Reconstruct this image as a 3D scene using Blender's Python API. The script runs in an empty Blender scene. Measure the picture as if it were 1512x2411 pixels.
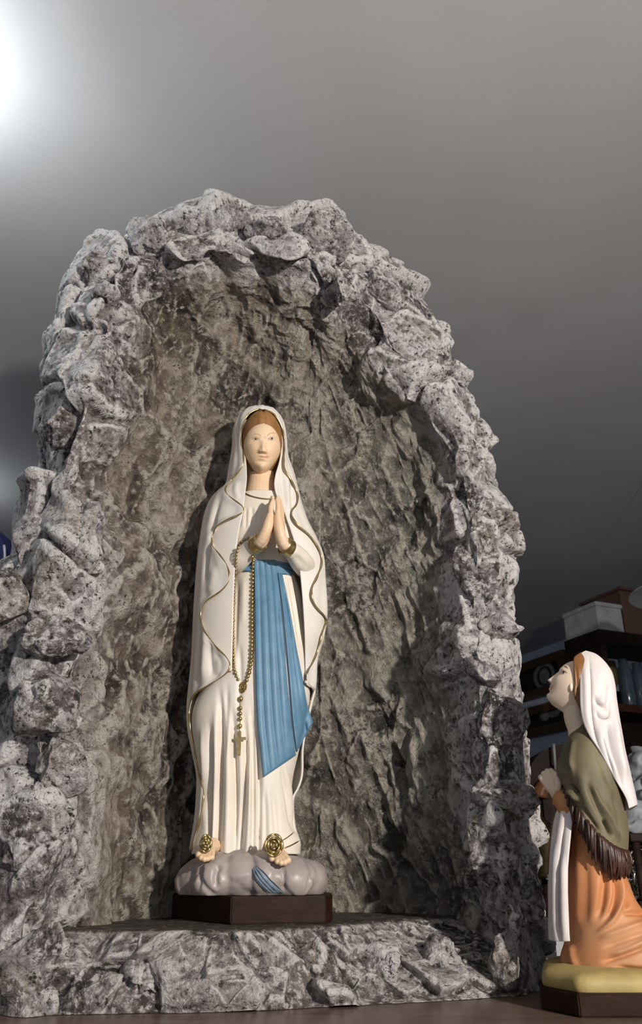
import bpy, bmesh, math, random
import numpy as np
from mathutils import Vector, Matrix
from mathutils.bvhtree import BVHTree

# ------------------------------------------------------------------ camera, world, lights, exposure
F_PX, W_PX, H_PX, HORIZON = 1900.0, 1512.0, 2411.0, 2045.0
PITCH = math.atan((HORIZON - H_PX / 2) / F_PX)
SP, CP = math.sin(PITCH), math.cos(PITCH)
CAM_Z = 1.425                      # eye height above the shop floor
scene = bpy.context.scene
COL = scene.collection

cam_data = bpy.data.cameras.new('camera')
cam_data.sensor_fit = 'VERTICAL'
cam_data.sensor_height = 24.0
cam_data.lens = 24.0 * F_PX / H_PX
cam_data.clip_start = 0.02
cam_data.dof.use_dof = True
cam_data.dof.focus_distance = 1.06
cam_data.dof.aperture_fstop = 8.0
cam = bpy.data.objects.new('camera', cam_data)
cam.location = (0, 0, CAM_Z)
cam.rotation_euler = (math.pi / 2 + PITCH, 0, 0)
COL.objects.link(cam)
scene.camera = cam

world = bpy.data.worlds.new('shop_ambient')
scene.world = world
world.use_nodes = True
world.node_tree.nodes['Background'].inputs[0].default_value = (0.86, 0.90, 1.0, 1)
world.node_tree.nodes['Background'].inputs[1].default_value = 0.62

def add_light(name, kind, loc, power, color, target=None, **kw):
    d = bpy.data.lights.new(name, kind)
    d.energy = power
    d.color = color
    for k, v in kw.items():
        setattr(d, k, v)
    o = bpy.data.objects.new(name, d)
    o.location = loc
    if target is not None:
        o.rotation_euler = (Vector(target) - Vector(loc)).to_track_quat('-Z', 'Y').to_euler()
    COL.objects.link(o)
    return o

# shop spotlight up on the right behind the viewer: the hard key light of the photograph
add_light('shop_spotlight', 'SPOT', (1.12, -0.68, CAM_Z + 0.56), 192.0, (1.0, 0.945, 0.87),
          target=(0.0, 1.1, CAM_Z + 0.25), spot_size=math.radians(118), spot_blend=0.85, shadow_soft_size=0.035)

vs = scene.view_settings
vs.view_transform = 'Standard'
vs.look = 'None'
vs.gamma = 1.0
vs.use_curve_mapping = False
vs.exposure = 0.0

# ------------------------------------------------------------------ pixel <-> world (photograph's frame)
def ray(px, py):
    a = (np.asarray(px, float) - W_PX / 2) / F_PX
    b = (H_PX / 2 - np.asarray(py, float)) / F_PX
    return np.stack([a, CP - SP * b, SP + CP * b], -1)

def at(px, py, Y):
    """world point seen at pixel (px, py) that lies at distance Y in front of the camera"""
    d = ray(px, py)
    t = np.asarray(Y, float) / d[..., 1]
    p = d * t[..., None]
    p[..., 2] += CAM_Z
    return p

def proj(P):
    P = np.asarray(P, float)
    x, y, z = P[..., 0], P[..., 1], P[..., 2] - CAM_Z
    dep = y * CP + z * SP
    up = -y * SP + z * CP
    return np.stack([W_PX / 2 + F_PX * x / dep, H_PX / 2 - F_PX * up / dep], -1)

# ------------------------------------------------------------------ curves
def catmull(pts, n, closed=False):
    """n samples along a Catmull-Rom curve through pts (equal parameter steps by chord length)"""
    P = np.asarray(pts, float)
    if closed:
        P = np.vstack([P, P[:1]])
    seg = np.linalg.norm(np.diff(P, axis=0), axis=1)
    t = np.concatenate([[0], np.cumsum(np.sqrt(np.maximum(seg, 1e-9)) * np.sqrt(np.maximum(seg, 1e-9)))])
    return spline_eval(t, P, np.linspace(0, t[-1], n), closed)

def spline_eval(t, P, tt, closed=False):
    t = np.asarray(t, float)
    P = np.asarray(P, float)
    d = np.diff(P, axis=0) / np.diff(t)[:, None]
    m = np.empty_like(P)
    m[1:-1] = 0.5 * (d[:-1] + d[1:])
    m[0], m[-1] = d[0], d[-1]
    if closed:
        m[0] = m[-1] = 0.5 * (d[0] + d[-1])
    i = np.clip(np.searchsorted(t, tt, side='right') - 1, 0, len(t) - 2)
    h = (t[i + 1] - t[i])
    s = ((tt - t[i]) / h)[:, None]
    h = h[:, None]
    return ((2*s**3 - 3*s**2 + 1) * P[i] + (s**3 - 2*s**2 + s) * h * m[i]
            + (-2*s**3 + 3*s**2) * P[i+1] + (s**3 - s**2) * h * m[i+1])

def fz(zs, vs_):
    """smooth function of one variable through sorted samples (monotone-ish cubic)"""
    zs = np.asarray(zs, float)
    vs_ = np.asarray(vs_, float)
    o = np.argsort(zs)
    zs, vs_ = zs[o], vs_[o]
    keep = np.concatenate([[True], np.diff(zs) > 1e-6])
    zs, vs_ = zs[keep], vs_[keep]
    def f(q):
        q = np.asarray(q, float)
        sh = q.shape
        qq = np.clip(q.ravel(), zs[0], zs[-1])
        return spline_eval(zs, vs_[:, None], qq)[:, 0].reshape(sh)
    f.lo, f.hi = zs[0], zs[-1]
    return f

# ------------------------------------------------------------------ vectorised noise
def _hash(ix, iy, iz, seed):
    h = (ix.astype(np.int64) * 374761393 + iy.astype(np.int64) * 668265263 + iz.astype(np.int64) * 2147483647 + seed * 974634777) & 0xFFFFFFFF
    h = ((h ^ (h >> 13)) * 1274126177) & 0xFFFFFFFF
    h = ((h ^ (h >> 16)) * 2246822519) & 0xFFFFFFFF
    h = h ^ (h >> 15)
    return (h & 0xFFFFFF) / float(0xFFFFFF)

def vnoise(P, seed=0):
    i = np.floor(P).astype(np.int64)
    f = P - i
    f = f * f * f * (f * (f * 6 - 15) + 10)
    r = 0
    for dx in (0, 1):
        wx = f[:, 0] if dx else 1 - f[:, 0]
        for dy in (0, 1):
            wy = f[:, 1] if dy else 1 - f[:, 1]
            for dz in (0, 1):
                wz = f[:, 2] if dz else 1 - f[:, 2]
                r = r + wx * wy * wz * _hash(i[:, 0] + dx, i[:, 1] + dy, i[:, 2] + dz, seed)
    return r * 2 - 1

def fbm(P, f, octs=4, seed=0, gain=0.5, ridged=False):
    a, s, tot = 1.0, 0, 0
    for k in range(octs):
        n = vnoise(P * f + 17.3 * k, seed + k)
        if ridged:
            n = 1 - 2 * np.abs(n)
        s = s + a * n
        tot += a
        a *= gain
        f *= 2.03
    return s / tot

FACET_TONE = {}
def facets(P, f, seed=0, tilt=0.8):
    """chiselled rock: every Voronoi cell is a tilted plane; returns height and distance to the joint"""
    Q = P * f
    i = np.floor(Q).astype(np.int64)
    best = np.full(len(P), 1e9)
    sec = np.full(len(P), 1e9)
    hgt = np.zeros(len(P))
    ton = np.zeros(len(P))
    for dx in (-1, 0, 1):
        for dy in (-1, 0, 1):
            for dz in (-1, 0, 1):
                c = i + (dx, dy, dz)
                r = [_hash(c[:, 0], c[:, 1], c[:, 2], seed + k) for k in range(7)]
                cx = c + np.stack(r[:3], -1)
                dv = Q - cx
                d = np.einsum('ij,ij->i', dv, dv)
                h = (r[3] - .5) * 1.1 + tilt * (dv[:, 0] * (r[4] - .5) + dv[:, 1] * (r[5] - .5) + dv[:, 2] * (r[6] - .5)) * 2
                closer = d < best
                sec = np.where(closer, best, np.minimum(sec, d))
                hgt = np.where(closer, h, hgt)
                ton = np.where(closer, r[4], ton)
                best = np.where(closer, d, best)
    FACET_TONE[seed] = ton
    return hgt, np.sqrt(sec) - np.sqrt(best)

def sstep(a, b, x):
    t = np.clip((x - a) / (b - a), 0, 1)
    return t * t * (3 - 2 * t)

# ------------------------------------------------------------------ mesh and object helpers
def mesh_obj(name, verts, faces, mat, parent=None, smooth=True, attrs=None):
    me = bpy.data.meshes.new(name)
    verts = np.asarray(verts, np.float32)
    if isinstance(faces, np.ndarray):
        nf, k = faces.shape
        me.vertices.add(len(verts))
        me.vertices.foreach_set('co', verts.ravel())
        me.loops.add(nf * k)
        me.loops.foreach_set('vertex_index', faces.astype(np.int32).ravel())
        me.polygons.add(nf)
        me.polygons.foreach_set('loop_start', np.arange(0, nf * k, k, dtype=np.int32))
        me.polygons.foreach_set('loop_total', np.full(nf, k, dtype=np.int32))
        me.update(calc_edges=True)
    else:
        me.from_pydata([tuple(v) for v in verts], [], faces)
        me.update()
    if smooth:
        me.polygons.foreach_set('use_smooth', np.ones(len(me.polygons), dtype=bool))
    if attrs:
        for k, v in attrs.items():
            a = me.attributes.new(k, 'FLOAT', 'POINT')
            a.data.foreach_set('value', np.asarray(v, np.float32))
    o = bpy.data.objects.new(name, me)
    COL.objects.link(o)
    if mat is not None:
        me.materials.append(mat)
    if parent is not None:
        o.parent = parent
        o.matrix_parent_inverse = parent.matrix_basis.inverted()
    return o

def grid_faces(nr, nc, wrap=False):
    r = np.arange(nr - 1)[:, None]
    c = np.arange(nc if wrap else nc - 1)[None, :]
    a = r * nc + c
    b = r * nc + (c + 1) % nc
    return np.stack([a, b, b + nc, a + nc], -1).reshape(-1, 4)

def grid_normals(G):
    du = np.gradient(G, axis=0)
    dv = np.gradient(G, axis=1)
    n = np.cross(du, dv)
    return n / np.maximum(np.linalg.norm(n, axis=-1, keepdims=True), 1e-12)

def thing(name, label, cat, loc=(0, 0, 0), group=None):
    o = bpy.data.objects.new(name, None)
    o.empty_display_size = 0.05
    COL.objects.link(o)
    o.location = loc
    o['label'] = label
    o['category'] = cat
    if group:
        o['group'] = group
    return o

def tag(o, label=None, cat=None, group=None, kind=None):
    for k, v in (('label', label), ('category', cat), ('group', group), ('kind', kind)):
        if v:
            o[k] = v
    return o

def tube_mesh(path, radius, n=8, cap=True):
    P = np.asarray(path, float)
    m = len(P)
    R = np.broadcast_to(np.asarray(radius, float), (m,))
    T = np.gradient(P, axis=0)
    T /= np.maximum(np.linalg.norm(T, axis=1, keepdims=True), 1e-12)
    ref = np.array([0, 0, 1.0]) if abs(T[0, 2]) < 0.9 else np.array([1.0, 0, 0])
    u = np.cross(T[0], ref)
    u /= np.linalg.norm(u)
    rings = []
    for k in range(m):
        u = u - T[k] * np.dot(u, T[k])
        u /= np.linalg.norm(u)
        w = np.cross(T[k], u)
        a = np.linspace(0, 2 * np.pi, n, endpoint=False)[:, None]
        rings.append(P[k] + R[k] * (np.cos(a) * u + np.sin(a) * w))
    V = np.concatenate(rings)
    F = [tuple(int(x) for x in f) for f in grid_faces(m, n, wrap=True)]
    if cap:
        F.append(tuple(range(n - 1, -1, -1)))
        F.append(tuple(range((m - 1) * n, m * n)))
    return V, F

def merge(parts):
    V, F, k = [], [], 0
    for v, f in parts:
        V.append(np.asarray(v, float))
        F += [tuple(int(i) + k for i in q) for q in f]
        k += len(v)
    return np.concatenate(V), F

def ball_mesh(c, r, seg=12, rings=8, rot=None):
    r = np.broadcast_to(np.asarray(r, float), (3,))
    V = [(0, 0, 1)]
    for i in range(1, rings):
        a = math.pi * i / rings
        for j in range(seg):
            b = 2 * math.pi * j / seg
            V.append((math.sin(a) * math.cos(b), math.sin(a) * math.sin(b), math.cos(a)))
    V.append((0, 0, -1))
    F = []
    for j in range(seg):
        F.append((0, 1 + j, 1 + (j + 1) % seg))
        F.append((len(V) - 1, len(V) - 1 - seg + (j + 1) % seg, len(V) - 1 - seg + j))
    for i in range(rings - 2):
        for j in range(seg):
            a = 1 + i * seg + j
            b = 1 + i * seg + (j + 1) % seg
            F.append((a, a + seg, b + seg, b))
    V = np.array(V) * r
    if rot is not None:
        V = V @ np.asarray(rot).T
    return V + np.asarray(c), F

def box_mesh(x0, x1, y0, y1, z0, z1, bevel=0.0, seg=2):
    bm = bmesh.new()
    bmesh.ops.create_cube(bm, size=1)
    for v in bm.verts:
        v.co = Vector(((x0 + x1) / 2 + v.co.x * (x1 - x0), (y0 + y1) / 2 + v.co.y * (y1 - y0), (z0 + z1) / 2 + v.co.z * (z1 - z0)))
    if bevel:
        bmesh.ops.bevel(bm, geom=bm.edges[:], offset=bevel, segments=seg, affect='EDGES', profile=0.5)
    V = np.array([v.co[:] for v in bm.verts])
    bm.verts.index_update()
    F = [tuple(v.index for v in f.verts) for f in bm.faces]
    bm.free()
    return V, F

def remesh_obj(name, parts, voxel, mat, parent, smooth_it=4, smooth_f=0.5):
    """weld overlapping lumps into ONE continuous skin"""
    V, F = merge(parts)
    o = mesh_obj(name, V, F, mat, parent)
    m = o.modifiers.new('weld', 'REMESH')
    m.mode = 'VOXEL'
    m.voxel_size = voxel
    m.use_smooth_shade = True
    s = o.modifiers.new('soft', 'SMOOTH')
    s.iterations = smooth_it
    s.factor = smooth_f
    return bake(o)

def bake(o):
    dg = bpy.context.evaluated_depsgraph_get()
    dg.update()
    ev = o.evaluated_get(dg)
    me = bpy.data.meshes.new_from_object(ev)
    me.polygons.foreach_set('use_smooth', np.ones(len(me.polygons), dtype=bool))
    old = o.data
    o.modifiers.clear()
    o.data = me
    bpy.data.meshes.remove(old)
    return o

def verts_np(o):
    v = np.empty(len(o.data.vertices) * 3, np.float32)
    o.data.vertices.foreach_get('co', v)
    return v.reshape(-1, 3).astype(float)

def set_verts(o, V):
    o.data.vertices.foreach_set('co', np.asarray(V, np.float32).ravel())
    o.data.update()

def mesh_normals(o):
    n = np.empty(len(o.data.vertices) * 3, np.float32)
    o.data.vertices.foreach_get('normal', n)
    return n.reshape(-1, 3).astype(float)

def bvh_of(objs):
    V, F, k = [], [], 0
    for o in objs:
        v = verts_np(o)
        V += [tuple(x) for x in v]
        F += [tuple(i + k for i in p.vertices) for p in o.data.polygons]
        k += len(v)
    return BVHTree.FromPolygons(V, F)

def cast(bvh, px, py, default_y=None):
    """where the sight line through a pixel of the photograph meets a modelled surface"""
    d = Vector(ray(px, py))
    d.normalize()
    loc, nor, idx, dist = bvh.ray_cast(Vector((0, 0, CAM_Z)), d)
    if loc is None:
        return None, None
    if nor.dot(d) > 0:
        nor = -nor
    return np.array(loc), np.array(nor)

def polydist(P2, line):
    """distance of image points to a traced polyline (pixels) and position along it (0..1)"""
    L = np.asarray(line, float)
    seg = np.linalg.norm(np.diff(L, axis=0), axis=1)
    cum = np.concatenate([[0], np.cumsum(seg)])
    d = np.full(len(P2), 1e9)
    tt = np.zeros(len(P2))
    for k, (a, b) in enumerate(zip(L[:-1], L[1:])):
        ab = b - a
        t = np.clip(((P2 - a) @ ab) / max(ab @ ab, 1e-9), 0, 1)
        dk = np.linalg.norm(P2 - a - t[:, None] * ab, axis=1)
        c = dk < d
        tt = np.where(c, (cum[k] + t * seg[k]) / cum[-1], tt)
        d = np.where(c, dk, d)
    return d, tt

def carve(V, N, lines, taper=0.28):
    """press grooves (negative depth) and ridges (positive) of cloth into a surface along traced lines"""
    pp = proj(V)
    disp = np.zeros(len(V))
    view = V - np.array([0, 0, CAM_Z])
    facing = -(N * view).sum(1) / np.linalg.norm(view, axis=1)
    w = sstep(-0.05, 0.25, facing)
    for line, depth, width in lines:
        line = [np.asarray(q, float) for q in line]
        if len(line) == 2:
            line = [line[0], (line[0] + line[1]) / 2, line[1]]
        L = catmull(line, max(14, len(line) * 6))
        lo, hi = L.min(0) - 4 * width, L.max(0) + 4 * width
        sel = np.where(((pp > lo) & (pp < hi)).all(1) & (w > 0))[0]
        if not len(sel):
            continue
        d, t = polydist(pp[sel], L)
        disp[sel] += depth * np.exp(-(d / width) ** 2) * sstep(0, taper, t) * sstep(1.0, 1.0 - taper, t)
    return V + N * (disp * w)[:, None]
# ------------------------------------------------------------------ materials (all procedural)
class NT:
    def __init__(self, name):
        self.m = bpy.data.materials.new(name)
        self.m.use_nodes = True
        self.t = self.m.node_tree
        self.b = self.t.nodes['Principled BSDF']
        self.co = None
    def n(self, kind, **kw):
        x = self.t.nodes.new(kind)
        for k, v in kw.items():
            setattr(x, k, v)
        return x
    def l(self, a, b):
        self.t.links.new(a, b)
    def coord(self):
        if self.co is None:
            self.co = self.n('ShaderNodeNewGeometry').outputs['Position']
        return self.co
    def mapping(self, scale=(1, 1, 1), rot=(0, 0, 0)):
        mp = self.n('ShaderNodeMapping')
        mp.inputs['Scale'].default_value = scale
        mp.inputs['Rotation'].default_value = rot
        self.l(self.coord(), mp.inputs['Vector'])
        return mp.outputs[0]
    def noise(self, scale, detail=4, rough=0.55, dist=0.0, vec=None):
        x = self.n('ShaderNodeTexNoise')
        x.inputs['Scale'].default_value = scale
        x.inputs['Detail'].default_value = detail
        x.inputs['Roughness'].default_value = rough
        x.inputs['Distortion'].default_value = dist
        self.l(vec if vec is not None else self.coord(), x.inputs['Vector'])
        return x.outputs[0]
    def voronoi(self, scale, feature='F1', vec=None):
        x = self.n('ShaderNodeTexVoronoi', feature=feature)
        x.inputs['Scale'].default_value = scale
        self.l(vec if vec is not None else self.coord(), x.inputs['Vector'])
        return x.outputs['Distance']
    def ramp(self, src, stops):
        r = self.n('ShaderNodeValToRGB')
        e = r.color_ramp.elements
        while len(e) > 1:
            e.remove(e[-1])
        for i, (p, c) in enumerate(stops):
            el = e[0] if i == 0 else e.new(p)
            el.position = p
            el.color = (*c, 1) if len(c) == 3 else c
        self.l(src, r.inputs[0])
        return r.outputs[0]
    def step(self, src, a, b):
        r = self.n('ShaderNodeMapRange', interpolation_type='SMOOTHSTEP')
        r.inputs[1].default_value = a
        r.inputs[2].default_value = b
        self.l(src, r.inputs[0])
        return r.outputs[0]
    def mix(self, f, a, b, blend='MIX'):
        x = self.n('ShaderNodeMix', data_type='RGBA', blend_type=blend)
        for s, i in ((f, 0), (a, 6), (b, 7)):
            if isinstance(s, (int, float)):
                x.inputs[i].default_value = s
            elif isinstance(s, tuple):
                x.inputs[i].default_value = (*s, 1)
            else:
                self.l(s, x.inputs[i])
        return x.outputs[2]
    def math(self, op, a, b=0.0):
        x = self.n('ShaderNodeMath', operation=op)
        for s, i in ((a, 0), (b, 1)):
            if isinstance(s, (int, float)):
                x.inputs[i].default_value = s
            else:
                self.l(s, x.inputs[i])
        return x.outputs[0]
    def bump(self, h, strength=0.3, dist=0.002):
        x = self.n('ShaderNodeBump')
        x.inputs['Strength'].default_value = strength
        x.inputs['Distance'].default_value = dist
        self.l(h, x.inputs['Height'])
        self.l(x.outputs[0], self.b.inputs['Normal'])
    def attr(self, name):
        x = self.n('ShaderNodeAttribute', attribute_name=name)
        return x.outputs['Fac']
    def base(self, c):
        if isinstance(c, tuple):
            self.b.inputs['Base Color'].default_value = (*c, 1)
        else:
            self.l(c, self.b.inputs['Base Color'])
    def set(self, **kw):
        for k, v in kw.items():
            self.b.inputs[k.replace('_', ' ')].default_value = v
        return self

def srgb(r, g, b):
    f = lambda c: (c / 255 / 12.92) if c / 255 <= 0.04045 else ((c / 255 + 0.055) / 1.055) ** 2.4
    return (f(r), f(g), f(b))

def painted(name, col, rough=0.45, var=0.12, scale=40, bump=0.15, bscale=260, spec=0.4, tint=None):
    """hand painted plaster: even colour with faint brushy unevenness"""
    m = NT(name)
    n = m.noise(scale, 5, 0.6)
    dark = tuple(c * (1 - var) for c in col)
    light = tuple(min(1, c * (1 + var * 0.6)) for c in col)
    c = m.ramp(n, [(0.3, dark), (0.7, light)])
    if tint:
        c = m.mix(m.step(m.noise(scale * 0.35, 3), 0.48, 0.72), c, tint)
    m.base(c)
    m.set(Roughness=rough, Specular_IOR_Level=spec)
    m.bump(m.noise(bscale, 4, 0.6), bump, 0.0006)
    return m.m

def rock_material():
    m = NT('painted_grotto_rock')
    zone = m.attr('zone')            # 1 on the pale painted rim, 0 in the brown niche
    side = m.attr('side')            # paint drifts from brown (left) to grey green (right)
    tone = m.attr('tone')            # every stone was painted a little lighter or darker
    crest = m.attr('crest')          # where the painter dragged a dry, chalky brush
    big = m.noise(8, 4, 0.6, 0.4)
    mid = m.noise(30, 6, 0.68, 0.3)
    fine = m.noise(120, 6, 0.74, 0.2)
    vfine = m.noise(380, 4, 0.7)
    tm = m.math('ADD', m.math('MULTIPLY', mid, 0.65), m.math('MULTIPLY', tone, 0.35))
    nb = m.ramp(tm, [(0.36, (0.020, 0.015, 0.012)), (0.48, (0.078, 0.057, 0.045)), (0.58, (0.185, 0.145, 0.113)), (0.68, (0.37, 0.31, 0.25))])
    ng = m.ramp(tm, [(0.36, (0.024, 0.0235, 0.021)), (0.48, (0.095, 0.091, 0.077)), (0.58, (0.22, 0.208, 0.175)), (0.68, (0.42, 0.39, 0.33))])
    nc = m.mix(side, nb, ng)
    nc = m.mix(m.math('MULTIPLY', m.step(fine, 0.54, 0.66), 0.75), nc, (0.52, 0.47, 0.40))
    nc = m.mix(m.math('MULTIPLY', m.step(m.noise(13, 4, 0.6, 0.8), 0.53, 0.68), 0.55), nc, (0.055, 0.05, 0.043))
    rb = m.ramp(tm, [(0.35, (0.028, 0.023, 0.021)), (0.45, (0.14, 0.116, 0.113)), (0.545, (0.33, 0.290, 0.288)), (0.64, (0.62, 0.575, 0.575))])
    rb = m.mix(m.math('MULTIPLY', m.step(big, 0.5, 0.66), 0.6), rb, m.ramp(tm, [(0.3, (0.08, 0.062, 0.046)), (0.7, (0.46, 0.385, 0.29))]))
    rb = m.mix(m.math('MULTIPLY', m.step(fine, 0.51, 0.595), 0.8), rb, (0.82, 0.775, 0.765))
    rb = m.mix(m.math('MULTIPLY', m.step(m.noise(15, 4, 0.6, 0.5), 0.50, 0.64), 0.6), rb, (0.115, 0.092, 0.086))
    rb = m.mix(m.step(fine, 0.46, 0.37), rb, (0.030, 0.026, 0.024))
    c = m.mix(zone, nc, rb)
    stain = m.step(m.noise(19, 6, 0.7, 1.0), 0.56, 0.68)
    c = m.mix(m.math('MULTIPLY', stain, m.math('SUBTRACT', 0.6, m.math('MULTIPLY', zone, 0.3))), c, (0.04, 0.035, 0.031))
    c = m.mix(m.math('MULTIPLY', m.math('MULTIPLY', m.step(crest, 0.2, 0.8), m.step(fine, 0.40, 0.55)), 0.85), c, m.mix(zone, (0.50, 0.455, 0.385), (0.80, 0.76, 0.735)))
    edge = m.attr('edge')            # chalk dragged over the sharp edges
    c = m.mix(m.math('MULTIPLY', m.step(edge, 0.15, 0.8), m.step(fine, 0.36, 0.52)), c, m.mix(zone, (0.50, 0.455, 0.39), (0.86, 0.82, 0.80)))
    pv = m.n('ShaderNodeVectorMath', operation='ADD')
    m.l(m.coord(), pv.inputs[0])
    nv = m.n('ShaderNodeTexNoise')
    nv.inputs['Scale'].default_value = 160
    m.l(m.coord(), nv.inputs['Vector'])
    sv = m.n('ShaderNodeVectorMath', operation='SCALE')
    sv.inputs['Scale'].default_value = 0.012
    m.l(nv.outputs['Color'], sv.inputs[0])
    m.l(sv.outputs[0], pv.inputs[1])
    pit = m.math('LESS_THAN', m.voronoi(190, vec=pv.outputs[0]), m.math('MULTIPLY', m.step(m.noise(26, 3), 0.46, 0.75), 0.36))
    c = m.mix(m.math('MULTIPLY', pit, 0.85), c, (0.02, 0.018, 0.016))
    m.base(c)
    m.set(Roughness=0.58, Specular_IOR_Level=0.4)
    h = m.math('ADD', m.math('MULTIPLY', fine, 1.0), m.math('MULTIPLY', vfine, 0.4))
    h = m.math('ADD', h, m.math('MULTIPLY', m.noise(70, 4, 0.6, 0.8), 1.3))
    h = m.math('SUBTRACT', h, m.math('MULTIPLY', pit, 0.4))
    m.bump(h, 1.0, 0.008)
    return m.m

M = {}
M['rock'] = rock_material()
M['cream'] = painted('cream_robe_paint', (0.74, 0.665, 0.565), 0.55, 0.06, 25, 0.12, 300, 0.45, tint=(0.72, 0.665, 0.61))
M['mantle'] = painted('ivory_mantle_paint', (0.73, 0.675, 0.60), 0.52, 0.06, 22, 0.12, 300, 0.45, tint=(0.68, 0.65, 0.635))
M['skin'] = painted('flesh_paint', (0.76, 0.53, 0.335), 0.5, 0.05, 60, 0.05, 300, 0.45, tint=(0.78, 0.58, 0.41))
M['hair'] = None
M['sash'] = painted('sky_blue_sash_paint', (0.105, 0.225, 0.335), 0.5, 0.18, 45, 0.15, 240, 0.45, tint=(0.155, 0.285, 0.395))
def gold(name, col=(0.52, 0.39, 0.17), rough=0.26):
    m = NT(name)
    n = m.noise(180, 4, 0.6)
    m.base(m.ramp(n, [(0.3, tuple(c * 0.7 for c in col)), (0.7, tuple(min(1, c * 1.25) for c in col))]))
    m.set(Metallic=0.9, Roughness=rough)
    m.bump(n, 0.2, 0.0006)
    return m.m
M['gold'] = gold('gilt_paint')
M['old_gold'] = gold('dull_gilt_paint', (0.34, 0.23, 0.10), 0.38)
def hair_mat(name, a, b):
    m = NT(name)
    n = m.noise(60, 5, 0.6, 0.5, m.mapping((1.0, 1.0, 0.35)))
    m.base(m.ramp(n, [(0.3, a), (0.7, b)]))
    m.set(Roughness=0.4, Specular_IOR_Level=0.45)
    m.bump(m.noise(220, 3, 0.6, 0.4, m.mapping((1, 1, 0.2))), 0.4, 0.001)
    return m.m
M['hair'] = hair_mat('brown_hair_paint', (0.19, 0.085, 0.028), (0.34, 0.165, 0.058))

M['cloud_rock'] = painted('mauve_grey_rock_paint', (0.36, 0.305, 0.285), 0.40, 0.22, 30, 0.25, 160, 0.45, tint=(0.30, 0.265, 0.26))
M['ribbon'] = painted('grey_blue_ribbon_paint', (0.20, 0.26, 0.33), 0.45, 0.2, 60, 0.1, 240)
M['ribbon_line'] = painted('dark_ribbon_line_paint', (0.05, 0.055, 0.065), 0.5, 0.1, 60)
M['eye_white'] = painted('eye_white_paint', (0.66, 0.55, 0.45), 0.3, 0.03, 60, 0.0)
M['iris'] = painted('grey_iris_paint', (0.13, 0.14, 0.16), 0.25, 0.1, 90, 0.0)
M['pupil'] = painted('black_pupil_paint', (0.02, 0.018, 0.018), 0.25, 0.1, 90, 0.0)
M['brow'] = painted('brown_brow_paint', (0.42, 0.28, 0.175), 0.4, 0.1, 90, 0.0)
M['lip'] = painted('rose_lip_paint', (0.62, 0.34, 0.24), 0.35, 0.06, 90, 0.0)
# ------------------------------------------------------------------ the shop around the display
CEIL_Z = CAM_Z + 1.40
COUNTER_Z = CAM_Z - 0.125
LEDGE_Z = CAM_Z - 0.057

m = NT('ceiling_paint')
c = m.ramp(m.noise(1.6, 3, 0.5), [(0.35, (0.52, 0.505, 0.50)), (0.65, (0.58, 0.57, 0.575))])
c = m.mix(m.math('MULTIPLY', m.step(m.noise(2.3, 2, 0.4), 0.58, 0.74), 0.22), c, (0.43, 0.37, 0.36))
m.base(c)
m.set(Roughness=0.42, Specular_IOR_Level=0.45)
m.bump(m.noise(240, 4, 0.7), 0.12, 0.002)
M['ceiling'] = m.m

m = NT('wall_paint')
m.base(m.ramp(m.noise(2.0, 3), [(0.3, (0.52, 0.60, 0.72)), (0.7, (0.58, 0.66, 0.78))]))
m.set(Roughness=0.7)
M['wall'] = m.m

m = NT('floor_tile')
m.base(m.ramp(m.noise(3.0, 3), [(0.3, (0.16, 0.13, 0.11)), (0.7, (0.22, 0.19, 0.16))]))
m.set(Roughness=0.5)
M['floor'] = m.m

def wood(name, dark, light, rough=0.35, scale=6, stretch=(1, 9, 9), spec=0.12):
    m = NT(name)
    v = m.mapping(stretch)
    n = m.noise(scale, 6, 0.6, 1.2, v)
    m.base(m.ramp(n, [(0.3, dark), (0.7, light)]))
    m.set(Roughness=rough, Specular_IOR_Level=spec)
    m.bump(n, 0.1, 0.001)
    return m.m
M['counter'] = wood('brown_counter_wood', (0.10, 0.064, 0.050), (0.17, 0.112, 0.088), 0.32, spec=0.4)
M['dark_wood'] = wood('dark_cabinet_wood', (0.012, 0.007, 0.006), (0.03, 0.016, 0.012), 0.6)

# right hand wall runs away to the far left (direction found from the wall / ceiling line)
WALL_D = np.array([-0.388, 0.9217, 0.0])         # along the wall, away from the viewer
WALL_N = np.array([-0.9217, -0.388, 0.0])        # out of the wall, into the room
WALL_P = at(1325, 1508, 5.30)
def wall_pt(s, out=0.0, z=0.0):
    p = WALL_P + WALL_D * s + WALL_N * out
    return np.array([p[0], p[1], z])
def wall_box(name, s0, s1, o0, o1, z0, z1, mat, parent=None, bevel=0.0):
    V, F = box_mesh(s0, s1, o0, o1, z0, z1, bevel)
    W = np.array([wall_pt(v[0], v[1], v[2]) for v in V])
    return mesh_obj(name, W, F, mat, parent, smooth=False)

V, F = box_mesh(-5, 6, -3, 12, CEIL_Z, CEIL_Z + 0.1)
tag(mesh_obj('ceiling', V, F, M['ceiling'], smooth=False), kind='structure')
V, F = box_mesh(-5, 6, -3, 12, -0.1, 0.0)
tag(mesh_obj('floor', V, F, M['floor'], smooth=False), kind='structure')
V, F = box_mesh(-5.1, -5, -3, 12, 0, CEIL_Z)
tag(mesh_obj('wall_left', V, F, M['wall'], smooth=False), kind='structure')
V, F = box_mesh(-5.1, 6, 12, 12.1, 0, CEIL_Z)
tag(mesh_obj('wall_back', V, F, M['wall'], smooth=False), kind='structure')
tag(wall_box('wall_right', -8.0, 6.0, -0.12, 0.0, 0.0, CEIL_Z, M['wall']), kind='structure')

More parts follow.
